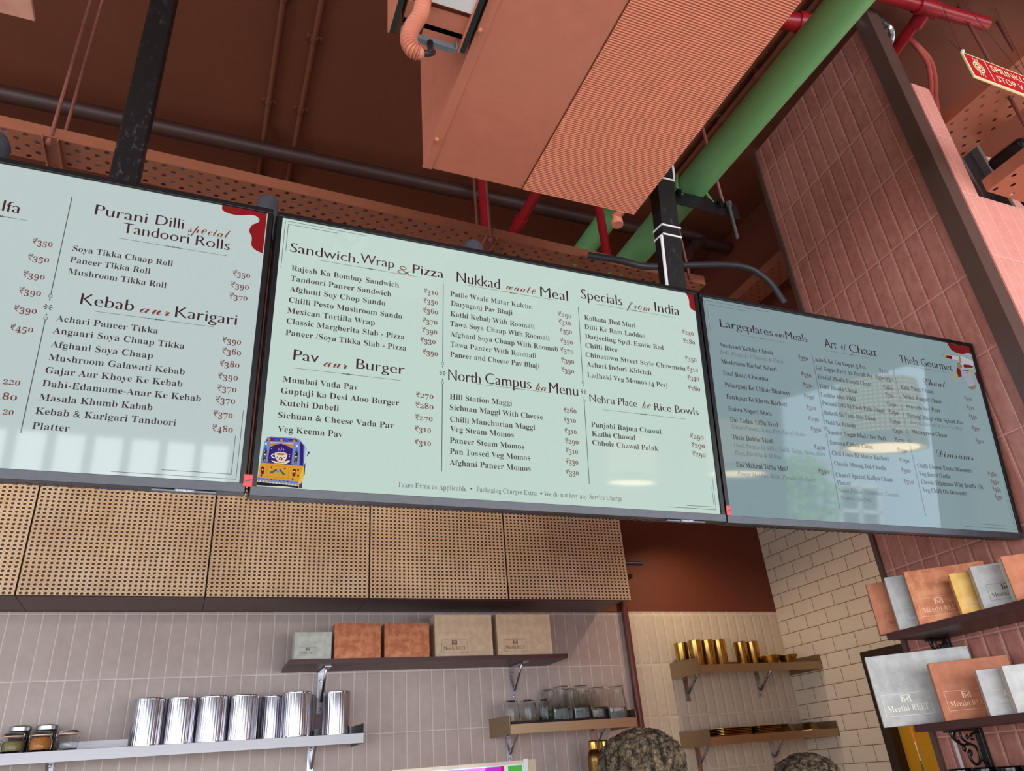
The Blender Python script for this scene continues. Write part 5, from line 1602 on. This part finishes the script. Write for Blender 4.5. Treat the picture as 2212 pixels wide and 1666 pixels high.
gift_box('pale silver gift box cut off by the right edge on the lower pier shelf', (2.270, 1.643, zb2), AZB, 0.150, 0.05, 0.131, M['silver'], M['white'], 0.05, 0.03, 0.10, G3, M['paleedge'])

def scroll_bracket(label, y, z, k=1.0):
    s = thing('scroll_bracket', label, 'bracket', (2.53, y, z), group='cast iron scroll brackets')
    xw = 2.558 - 0.05 * (2.203 - y) - 0.001
    b = B(); bx(b, xw - 0.006, xw + 0.01, y - 0.012, y + 0.012, z - 0.165, z); obj('wall_bar', b, M['iron'], s, bevel=0.002)
    b = B(); bx(b, xw - 0.155 * k, xw, y - 0.010, y + 0.010, z - 0.007, z); obj('arm', b, M['iron'], s, bevel=0.002)
    def sc_(pts, r, nm):
        b = B(); tube(b, smooth_path([(xw - p[0] * k, y, z - p[1]) for p in pts], 6), r, 8); obj(nm, b, M['iron'], s)
    sc_([(0.135, 0.006), (0.128, 0.024), (0.108, 0.040), (0.088, 0.048), (0.060, 0.046), (0.036, 0.056), (0.030, 0.080), (0.038, 0.102), (0.060, 0.108), (0.076, 0.094), (0.078, 0.074), (0.070, 0.066)], 0.0045, 'main_scroll')
    sc_([(0.112, 0.006), (0.120, 0.022), (0.116, 0.036), (0.104, 0.034)], 0.004, 'small_scroll')
    sc_([(0.086, 0.006), (0.088, 0.022), (0.078, 0.036), (0.062, 0.044)], 0.004, 'small_scroll')
    sc_([(0.008, 0.012), (0.020, 0.014), (0.040, 0.020), (0.044, 0.030), (0.034, 0.034)], 0.004, 'small_scroll')
    sc_([(0.034, 0.090), (0.020, 0.100), (0.010, 0.112)], 0.004, 'tie')
    for (px, pz, r) in ((0.092, 0.058, 0.010), (0.068, 0.072, 0.010), (0.060, 0.024, 0.008), (0.030, 0.128, 0.009)):
        b = B(); lathe(b, [(0, r), (r * 0.6, r * 0.75), (r, 0), (r * 0.5, -r * 0.9), (0, -r * 1.3)], (xw - px * k, y, z - pz), 10); bmesh.ops.scale(b, vec=(1, 0.5, 1), space=Matrix.Translation((-(xw - px * k), -y, 0)), verts=b.verts); obj('leaf', b, M['iron'], s)
scroll_bracket('black cast iron scroll bracket under the upper pier shelf', 2.02, 1.925, 0.62)
scroll_bracket('black cast iron scroll bracket under the lower pier shelf', 2.012, 1.628)
for k in range(6):
    p = thing('capped_jar', ('first', 'second', 'third', 'fourth', 'fifth', 'sixth')[k] + ' black-capped jar from the far end of the lowest pier shelf', 'jar', (2.395, 2.0 - 0.088 * k, 1.396), group='black-capped jars on the lowest pier shelf')
    b = B(); lathe(b, [(0, 0), (0.036, 0), (0.036, 0.085), (0.032, 0.09), (0, 0.09)], (0, 0, 0), 24); obj('jar_body', b, mat('jar_contents', (120, 84, 60), 0.3), p, local=True)
    b = B(); lathe(b, [(0, 0.088), (0.038, 0.088), (0.039, 0.092), (0.039, 0.114), (0.036, 0.118), (0, 0.118)], (0, 0, 0), 28); obj('cap', b, mat('gloss_black_cap', (14, 14, 16), 0.12), p, local=True)
fl = thing('paper_flag', 'orange, white and green paper strip hanging from the lower pier shelf end', 'paper strip', (2.283, 2.046, 1.64))
for k, (c, z0, z1) in enumerate(((('flag_orange'), 1.600, 1.650), (('flag_white'), 1.545, 1.600), (('flag_green'), 1.515, 1.545))):
    b = B()
    n = 5
    rows = []
    for i in range(n + 1):
        z = z1 + (z0 - z1) * i / n
        a = (1.65 - z) * 9
        rows.append([b.verts.new((2.281 + q * 0.006 * cos(a), 2.047 + q * 0.006 * sin(a), z)) for q in (-1, 1)])
    for r0, r1 in zip(rows, rows[1:]): b.faces.new((r0[0], r0[1], r1[1], r1[0]))
    obj(('orange_band', 'white_band', 'green_band')[k], b, mat(c, ((222, 118, 40), (232, 226, 214), (40, 104, 62))[k], 0.6), fl, solid=0.0006)
b = B(); poly(b, [(2.544, 2.120, 1.40), (2.544, 2.108, 1.40), (2.5445, 2.108, 1.626), (2.5445, 2.120, 1.626)], (-0.002, 0, 0))
tag(obj('pale_strip', b, M['white']), 'pale vertical strip on the tiled pier below the lower box shelf', 'tape')  # thin pale strip along the tiles

# ---------------------------------------------------------------- steel canisters
can = thing('canister', 'first ribbed steel canister from the left on the long steel shelf', 'canister', (-0.137, 4.02, 1.842), group='ribbed steel canisters')
b = B(); lathe(b, [(0, 0), (0.0655, 0), (0.0655, 0.190), (0, 0.190)], (0, 0, 0), 216, flute=0.008, nfl=36); obj('ribbed_body', b, M['can'], can, local=True)
b = B(); lathe(b, [(0, 0.190), (0.0660, 0.190), (0.0668, 0.1925), (0.066, 0.198), (0, 0.199)], (0, 0, 0), 56); obj('lid', b, M['can'], can, local=True)
b = B(); lathe(b, [(0.0655, 0.0), (0.0666, 0.001), (0.0666, 0.005), (0.0655, 0.006)], (0, 0, 0), 56); obj('foot_ring', b, M['can'], can, local=True)
ordn = ('second', 'third', 'fourth', 'fifth', 'sixth', 'seventh', 'eighth')
for k, (x, y) in enumerate(((0.001, 4.03), (0.1365, 4.02), (0.2725, 4.02), (0.412, 4.105), (0.510, 3.975), (0.556, 4.125), (0.709, 4.02))):
    dup(can, (x, y, 1.842), '%s ribbed steel canister from the left on the long steel shelf' % ordn[k], rotz=0.3 * k)

# ---------------------------------------------------------------- clip-top spice jars
JM = {'a': mat('spice_green', (132, 122, 74), 0.8, var=0.3, scale=160), 'b': mat('spice_orange', (184, 112, 40), 0.8, var=0.3, scale=160), 'c': mat('spice_empty', (150, 140, 134), 0.8)}
seal = mat('jar_seal', (226, 190, 170), 0.5)
def clip_jar(x, y, label, fill, fh):
    j = thing('spice_jar', label, 'jar', (x, y, 1.842), group='clip-top spice jars')
    b = B(); lathe(b, [(0, 0.0), (0.030, 0.0), (0.041, 0.006), (0.0435, 0.020), (0.042, 0.042), (0.036, 0.056), (0.034, 0.062), (0.032, 0.062), (0.034, 0.055), (0.040, 0.041), (0.0415, 0.020), (0.039, 0.008), (0.0, 0.004)], (0, 0, 0), 32); obj('jar_body', b, M['glass'], j, local=True)
    if fh:
        b = B(); lathe(b, [(0, 0.0046), (0.037, 0.0086), (0.0405, 0.020), (0.0392, min(fh, 0.041)), (0.034, fh), (0, fh + 0.003)], (0, 0, 0), 28); obj('spice', b, JM[fill], j, local=True)
    b = B(); lathe(b, [(0.030, 0.0625), (0.0385, 0.0625), (0.0385, 0.0665), (0.030, 0.0665)], (0, 0, 0), 32); obj('seal_ring', b, seal, j, local=True)
    b = B(); lathe(b, [(0, 0.067), (0.038, 0.067), (0.038, 0.071), (0.034, 0.078), (0.020, 0.081), (0, 0.081)], (0, 0, 0), 32); obj('lid', b, M['glass'], j, local=True)
    b = B()
    for a in (0.4, pi + 0.4):
        c_, s_ = cos(a), sin(a)
        tube(b, smooth_path([(0.036 * c_, 0.036 * s_, 0.075), (0.045 * c_, 0.045 * s_, 0.070), (0.047 * c_, 0.047 * s_, 0.056), (0.042 * c_ + 0.004 * s_, 0.042 * s_ - 0.004 * c_, 0.044), (0.046 * c_, 0.046 * s_, 0.030)], 4), 0.0012, 6)
    obj('wire_clip', b, M['galv'], j, local=True)
    return j
clip_jar(-0.634, 3.965, 'clip-top jar of green spice, left of the orange spice jar', 'a', 0.046)
clip_jar(-0.534, 3.965, 'clip-top jar of orange spice on the long steel shelf', 'b', 0.055)
clip_jar(-0.436, 3.965, 'nearly empty clip-top jar, right of the orange spice jar', 'c', 0.0)
clip_jar(-0.735, 3.965, 'clip-top jar of olive spice cut off by the left edge', 'a', 0.05)
for k, x in enumerate((-0.637, -0.535)):
    j = thing('lidded_jar', ('metal-lidded jar behind the green spice jar', 'metal-lidded jar behind the orange spice jar')[k], 'jar', (x, 4.085, 1.842), group='metal-lidded jars')
    b = B(); lathe(b, [(0, 0), (0.038, 0), (0.041, 0.01), (0.041, 0.085), (0.036, 0.094), (0, 0.094)], (0, 0, 0), 28); obj('jar_body', b, mat('dark_spice', (58, 44, 36), 0.3), j, local=True)
    b = B(); lathe(b, [(0, 0.094), (0.0425, 0.094), (0.043, 0.098), (0.043, 0.110), (0.040, 0.114), (0, 0.115)], (0, 0, 0), 32); obj('lid', b, M['galv'], j, local=True)

# ---------------------------------------------------------------- upturned glasses on a black mat
b = B(); bx(b, 1.595, 2.16, 3.91, 4.15, 1.8415, 1.853)
tag(obj('rubber_mat', b, M['black'], bevel=0.004), 'black rubber mat under the upturned glasses', 'mat')
def round_glass(x, y, z, label):
    g = thing('round_glass', label, 'glass', (x, y, z), group='upturned round glasses')
    b = B(); lathe(b, [(0.041, 0.0), (0.042, 0.0), (0.046, 0.03), (0.047, 0.055), (0.045, 0.085), (0.038, 0.104), (0.028, 0.109), (0, 0.109), (0, 0.105), (0.028, 0.105), (0.0365, 0.098), (0.0453, 0.055), (0.0445, 0.03), (0.041, 0.0)], (0, 0, 0), 36); obj('glass_bowl', b, M['glass'], g, local=True)
    return g
rg = round_glass(1.630, 4.0, 1.8535, 'upturned round glass at the left end of the glass shelf')
dup(rg, (1.729, 4.0, 1.8535), 'upturned round glass, second from the left on the glass shelf')
dup(rg, (1.829, 4.0, 1.8535), 'upturned round glass beside the tall tumblers')
tg = thing('tall_glass', 'tall upturned tumbler next to the round glasses, nearest them in the front row', 'glass', (1.937, 4.0, 1.8535), group='tall upturned tumblers')
b = B(); lathe(b, [(0.051, 0.0), (0.053, 0.0), (0.052, 0.070), (0.049, 0.078), (0.043, 0.168), (0.040, 0.170), (0, 0.170), (0, 0.158), (0.039, 0.158), (0.046, 0.076), (0.0495, 0.068), (0.051, 0.0)], (0, 0, 0), 60, flute=0.012, nfl=10); obj('outer_glass', b, M['glass'], tg, local=True)
b = B(); lathe(b, [(0.049, 0.0), (0.0495, 0.001), (0.047, 0.064), (0.0, 0.064), (0, 0.055), (0.045, 0.055), (0.0478, 0.001)], (0, 0, 0), 32); obj('inner_glass', b, M['glass'], tg, local=True)
for (x, y, z, l) in ((2.062, 4.0, 1.8535, 'tall upturned tumbler, second of the front row'), (2.168, 4.0, 1.842, 'tall upturned tumbler, third of the front row, off the mat'), (2.277, 3.985, 1.842, 'tall upturned tumbler at the right end of the glass shelf'), (1.925, 4.125, 1.8535, 'tall tumbler in the back row behind the first front one'), (2.06, 4.13, 1.8535, 'tall tumbler in the back row behind the second front one'), (2.19, 4.13, 1.842, 'tall tumbler in the back row behind the third front one')):
    dup(tg, (x, y, z), l)

# ---------------------------------------------------------------- brass ware
bt = thing('brass_tumbler', 'brass tumbler partly hidden behind the left end plate of the upper corner shelf', 'tumbler', (2.852, 4.11, 2.105), group='brass tumblers')
b = B(); lathe(b, [(0, 0), (0.036, 0), (0.038, 0.003), (0.0425, 0.150), (0.0430, 0.153), (0.041, 0.156), (0, 0.156)], (0, 0, 0), 36); obj('tumbler_body', b, M['brass'], bt, local=True)
b = B(); lathe(b, [(0.0375, 0.010), (0.0392, 0.011), (0.0392, 0.014), (0.0378, 0.015)], (0, 0, 0), 36); obj('base_ring', b, M['brassdark'], bt, local=True)
for (x, y, l) in ((2.895, 4.02, 'tall brass tumbler, first of three in front on the upper corner shelf'), (2.985, 4.02, 'tall brass tumbler, middle of three in front on the upper corner shelf'), (3.072, 4.02, 'tall brass tumbler, last of three in front on the upper corner shelf'), (3.115, 4.12, 'brass tumbler just behind the group of three on the upper corner shelf'), (3.30, 4.10, 'brass tumbler, left of the separate pair on the upper corner shelf'), (3.393, 4.10, 'brass tumbler, right of the separate pair on the upper corner shelf')):
    dup(bt, (x, y, 2.105), l)
bb = thing('brass_bowl', 'shallow brass bowl in front of the separate tumbler pair', 'bowl', (3.425, 3.985, 2.105), group='brass bowls on the upper corner shelf')
b = B(); lathe(b, [(0, 0), (0.030, 0), (0.040, 0.006), (0.060, 0.046), (0.064, 0.048), (0.059, 0.050), (0.038, 0.010), (0, 0.006)], (0, 0, 0), 36); obj('bowl_body', b, M['brass'], bb, local=True)
b = B(); lathe(b, [(0.060, 0.046), (0.0655, 0.047), (0.0655, 0.0505), (0.060, 0.050)], (0, 0, 0), 36); obj('rim', b, M['brass'], bb, local=True)
dup(bb, (3.560, 3.985, 2.105), 'shallow brass bowl nearest the white tiled wall')
dup(bb, (3.505, 4.115, 2.105), 'shallow brass bowl in the back row of the upper corner shelf')
def plate_stack(x0, x1, n, label, group):
    for k in range(n):
        p = thing('brass_plate', label[k], 'plate', ((x0 + x1) / 2, 4.03, 1.716 + 0.0085 * k), group=group)
        w, d = (x1 - x0) / 2 - 0.002 * (k % 2), 0.095
        b = B()
        r0 = [(w * sx * a, d * sy * c_) for sx, sy, a, c_ in ((1, -1, 0.82, 1), (1, -1, 1, 0.7), (1, 1, 1, 0.7), (1, 1, 0.82, 1), (-1, 1, 0.82, 1), (-1, 1, 1, 0.7), (-1, -1, 1, 0.7), (-1, -1, 0.82, 1))]
        lo = [b.verts.new((x * 0.93, y * 0.93, 0.0)) for x, y in r0]
        hi = [b.verts.new((x, y, 0.0075)) for x, y in r0]
        b.faces.new(lo[::-1])
        for i in range(8): b.faces.new((lo[i], lo[(i + 1) % 8], hi[(i + 1) % 8], hi[i]))
        obj('plate_dish', b, M['brass'], p, local=True, solid=0.0015)
        b = B(); tube(b, [(v[0], v[1], 0.0078) for v in r0 + r0[:1]], 0.0012, 6, cap=False); obj('rim', b, M['brass'], p, local=True)
lv = ('bottom', 'second from bottom', 'third from bottom', 'fourth from bottom', 'topmost')
plate_stack(2.90, 3.145, 5, ['%s brass plate of the left stack on the lower corner shelf' % l for l in lv], 'left stack of brass plates')
plate_stack(3.165, 3.365, 5, ['%s brass plate of the right stack on the lower corner shelf' % l for l in lv], 'right stack of brass plates')
ib = thing('upturned_bowl', 'upturned brass bowl right of the plate stacks, left of two', 'bowl', (3.450, 4.04, 1.716), group='upturned brass bowls')
b = B(); lathe(b, [(0.072, 0.0), (0.070, 0.003), (0.038, 0.044), (0.034, 0.046), (0, 0.046)], (0, 0, 0), 8); obj('bowl_body', b, M['brassdark'], ib, local=True)
b = B(); lathe(b, [(0.070, 0.0), (0.076, 0.0), (0.076, 0.003), (0.070, 0.004)], (0, 0, 0), 8); obj('rim', b, M['brass'], ib, local=True)
dup(ib, (3.635, 4.03, 1.716), 'upturned brass bowl in the corner of the lower corner shelf', 0.3)

# brass bottles on a low shelf whose board lies below the picture
ls = thing('bottle_shelf', 'low steel shelf carrying the brass bottles under the glass shelf', 'shelf', (2.16, 4.06, 1.40))
b = B(); bx(b, 1.95, 2.36, 3.93, 4.2, 1.42, 1.44); obj('shelf_board', b, M['steel'], ls)
bo = thing('brass_bottle', 'brass shaker bottle with dome cap, clear of the hair net', 'bottle', (2.100, 4.0, 1.4405), group='brass bottles')
b = B(); lathe(b, [(0, 0), (0.036, 0), (0.040, 0.01), (0.040, 0.200), (0.0405, 0.202), (0.0405, 0.206)], (0, 0, 0), 36); obj('bottle_body', b, M['brassdark'], bo, local=True)
b = B(); lathe(b, [(0.0405, 0.2055), (0.040, 0.222), (0.036, 0.238), (0.029, 0.250), (0.0255, 0.256), (0.0255, 0.262), (0, 0.262)], (0, 0, 0), 36); obj('shoulder', b, M['brassdark'], bo, local=True)
b = B(); lathe(b, [(0.0262, 0.258), (0.027, 0.262), (0.027, 0.296), (0.022, 0.302), (0, 0.304)], (0, 0, 0), 30); obj('cap', b, M['brass'], bo, local=True)
dup(bo, (2.200, 4.07, 1.4405), 'brass bottle almost hidden behind the hair net, left of two')
dup(bo, (2.262, 3.985, 1.4405), 'brass bottle peeping over the hair net, right of two')

# ---------------------------------------------------------------- counter display at the bottom edge
pd = thing('order_display', 'white framed counter display showing purple and green, at the bottom edge', 'display', (0.89, 2.62, 0.0))
b = B(); bx(b, 0.640, 1.100, 2.600, 2.630, 1.30, 1.649); obj('housing', b, mat('display_frame', (214, 196, 178), 0.4), pd, bevel=0.002)
b = B(); bx(b, 1.100, 1.138, 2.598, 2.634, 1.28, 1.650); obj('side_post', b, mat('display_post', (196, 172, 150), 0.4), pd, bevel=0.003)
b = B(); bx(b, 1.092, 1.107, 2.5955, 2.600, 1.28, 1.652); obj('corner_strip', b, M['white'], pd, bevel=0.001)
b = B(); bx(b, 0.652, 1.090, 2.5985, 2.600, 1.31, 1.637); dsp = obj('screen', b, emit('display_white', (214, 236, 244), 0.9), pd)
b = B(); bx(b, 0.80, 1.012, 2.5975, 2.5985, 1.44, 1.634); obj('purple_tile', b, emit('display_purple', (196, 52, 206), 1.0), dsp)
b = B(); bx(b, 1.008, 1.020, 2.597, 2.5985, 1.44, 1.635); obj('magenta_edge', b, emit('display_magenta', (196, 24, 120), 1.0), dsp)
b = B(); bx(b, 1.034, 1.086, 2.5975, 2.5985, 1.44, 1.634); obj('green_tile', b, emit('display_green', (84, 170, 70), 1.0), dsp)
b = B(); tube(b, [(0.89, 2.62, 0.02), (0.89, 2.62, 1.31)], 0.022, 16); lathe(b, [(0, 0), (0.16, 0), (0.16, 0.012), (0.03, 0.025), (0, 0.025)], (0.89, 2.62, 0), 32); obj('stand', b, M['galv'], pd)

# ---------------------------------------------------------------- kitchen staff, only their hair nets reach into the picture
def person(label, x, y, top, face, r_):
    """standing figure: one continuous skinned body, clothing and net as children"""
    H = top - 0.02
    p = thing('person', label, 'person', (x, y, 0), (0, 0, face), 'kitchen staff in hair nets')
    s = H / 1.68
    J = [('pelvis', None, (0, 0, 0.92), (0.135, 0.10)), ('belly', 0, (0, 0.0, 1.06), (0.128, 0.095)), ('chest', 1, (0, -0.005, 1.22), (0.15, 0.11)), ('upper', 2, (0, 0.0, 1.36), (0.115, 0.085)), ('neck', 3, (0, 0.0, 1.45), (0.055, 0.055)), ('jaw', 4, (0, -0.022, 1.525), (0.066, 0.078)), ('brow', 5, (0, -0.008, 1.60), (0.078, 0.094)), ('crown', 6, (0, 0.0, 1.645), (0.055, 0.068))]
    for sg_ in (-1, 1):
        n = len(J)
        J += [('shoulder', 3, (0.165 * sg_, 0, 1.375), (0.056, 0.056)), ('elbow', n, (0.225 * sg_, 0.02, 1.10), (0.040, 0.040)), ('wrist', n + 1, (0.215 * sg_, -0.12, 0.90), (0.028, 0.026)), ('palm', n + 2, (0.205 * sg_, -0.17, 0.83), (0.036, 0.016))]
        for f in range(4): J.append(('finger', n + 3, (0.205 * sg_ + (f - 1.5) * 0.018, -0.205 - 0.006 * (f in (1, 2)), 0.755 + 0.006 * abs(f - 1.5)), (0.009, 0.009)))
        J.append(('thumb', n + 3, (0.205 * sg_ - 0.045 * sg_, -0.20, 0.80), (0.010, 0.010)))
        n = len(J)
        J += [('hip', 0, (0.095 * sg_, 0, 0.84), (0.085, 0.09)), ('knee', n, (0.10 * sg_, -0.01, 0.47), (0.056, 0.058)), ('ankle', n + 1, (0.105 * sg_, 0.02, 0.09), (0.038, 0.040)), ('toe', n + 2, (0.115 * sg_, -0.13, 0.035), (0.040, 0.026))]
    me = bpy.data.meshes.new('body')
    me.from_pydata([(q[2][0] * s, q[2][1] * s, q[2][2] * s) for q in J], [(q[1], i) for i, q in enumerate(J) if q[1] is not None], [])
    o = bpy.data.objects.new('body', me)
    COL.objects.link(o); o.parent = p
    me.materials.append(M['skin'])
    sk = o.modifiers.new('skin', 'SKIN'); sk.use_smooth_shade = True
    for v, q in zip(me.skin_vertices[0].data, J): v.radius = (q[3][0] * s, q[3][1] * s)
    me.skin_vertices[0].data[0].use_root = True
    su = o.modifiers.new('sub', 'SUBSURF'); su.levels = su.render_levels = 2
    # face
    b = B(); lathe(b, [(0, 0.018), (0.010, 0.008), (0.014, -0.014), (0.006, -0.020), (0, -0.021)], (0, -0.108 * s, 1.545 * s), 12); obj('nose', b, M['skin'], p, local=True, sub=1)
    for q in (-1, 1):
        b = B(); lathe(b, [(0, 0.008), (0.009, 0.005), (0.012, 0), (0.009, -0.005), (0, -0.008)], (0.031 * s * q, -0.092 * s, 1.575 * s), 12); obj('eye', b, M['white'], p, local=True)
        b = B(); lathe(b, [(0, 0.030), (0.012, 0.022), (0.016, 0), (0.010, -0.022), (0, -0.028)], (0.080 * s * q, 0.005, 1.55 * s), 10); obj('ear', b, M['skin'], p, local=True)
    b = B(); tube(b, smooth_path([(-0.024 * s, -0.092 * s, 1.508 * s), (0, -0.100 * s, 1.505 * s), (0.024 * s, -0.092 * s, 1.508 * s)], 4), 0.005, 8); obj('mouth', b, mat('lips', (128, 70, 62), 0.5), p, local=True)
    # uniform
    b = B(); lathe(b, [(0.150, 0.80), (0.160, 0.95), (0.150, 1.08), (0.168, 1.22), (0.176, 1.33), (0.150, 1.42), (0.075, 1.465), (0.066, 1.48)], (0, 0, 0), 36); bmesh.ops.scale(b, vec=(s * 1.12, s * 0.80, s), verts=b.verts); obj('shirt', b, M['shirt'], p, local=True, solid=0.006, smooth=True)
    for q in (-1, 1):
        b = B(); tube(b, smooth_path([(0.13 * q * s, 0, 1.40 * s), (0.182 * q * s, 0.002, 1.345 * s), (0.212 * q * s, 0.014, 1.20 * s), (0.225 * q * s, 0.02, 1.12 * s)], 4), 0.066 * s, 16); obj('sleeve', b, M['shirt'], p, local=True)
        b = B(); tube(b, smooth_path([(0.085 * q * s, 0, 0.95 * s), (0.098 * q * s, 0, 0.80 * s), (0.102 * q * s, -0.008, 0.48 * s), (0.106 * q * s, 0.015, 0.10 * s)], 4), [0.105 * s - 0.0035 * s * i for i in range(13)], 18); obj('trouser_leg', b, M['shirt'], p, local=True)
        b = B(); tube(b, [(0.105 * q * s, 0.055 * s, 0.045), (0.108 * q * s, 0.0, 0.052), (0.115 * q * s, -0.12 * s, 0.045), (0.117 * q * s, -0.185 * s, 0.032)], [0.038, 0.046, 0.044, 0.024], 14); obj('shoe', b, M['black'], p, local=True)
    # hair and bouffant net
    b = B(); lathe(b, [(0.080, -0.05), (0.090, 0.0), (0.082, 0.045), (0.05, 0.07), (0, 0.08)], (0, 0.010, 1.605 * s), 24); obj('hair', b, M['hair'], p, local=True, smooth=True)
    b = B()
    bmesh.ops.create_icosphere(b, subdivisions=6, radius=1)
    from mathutils import noise as mn
    for v in b.verts:
        n = v.co.normalized()
        lon = math.atan2(n.y, n.x)
        ruf = max(0.0, 1 - abs(n.z + 0.35) * 1.4)
        k = 1 + 0.020 * sin(lon * 30 + 9 * n.z) * (0.35 + ruf) + 0.014 * sin(n.z * 46 + 3 * sin(lon * 7)) + 0.05 * (mn.noise(n * 4.0) + 0.6 * mn.noise(n * 9.0)) + 0.025 * mn.noise(n * 30)
        q = n * k
        zz = q.z * r_ * 0.78 if q.z > 0 else q.z * r_ * 0.55
        v.co = (q.x * r_, q.y * r_ * 0.98, zz)
    mxz = max(v.co.z for v in b.verts)
    bmesh.ops.translate(b, vec=(0, 0.01, top - mxz), verts=b.verts)
    obj('hair_net', b, M['net'], p, local=True, smooth=True)
    return p
person('person in a large brown hair net at the bottom edge below the glass shelf', 1.262, 2.10, 1.703, radians(10), 0.128)
person('person whose hair net just shows at the bottom edge below the corner shelves', 2.00, 2.28, 1.600, radians(-30), 0.118)

# the text curve was only a source of outlines
bpy.data.objects.remove(_to)
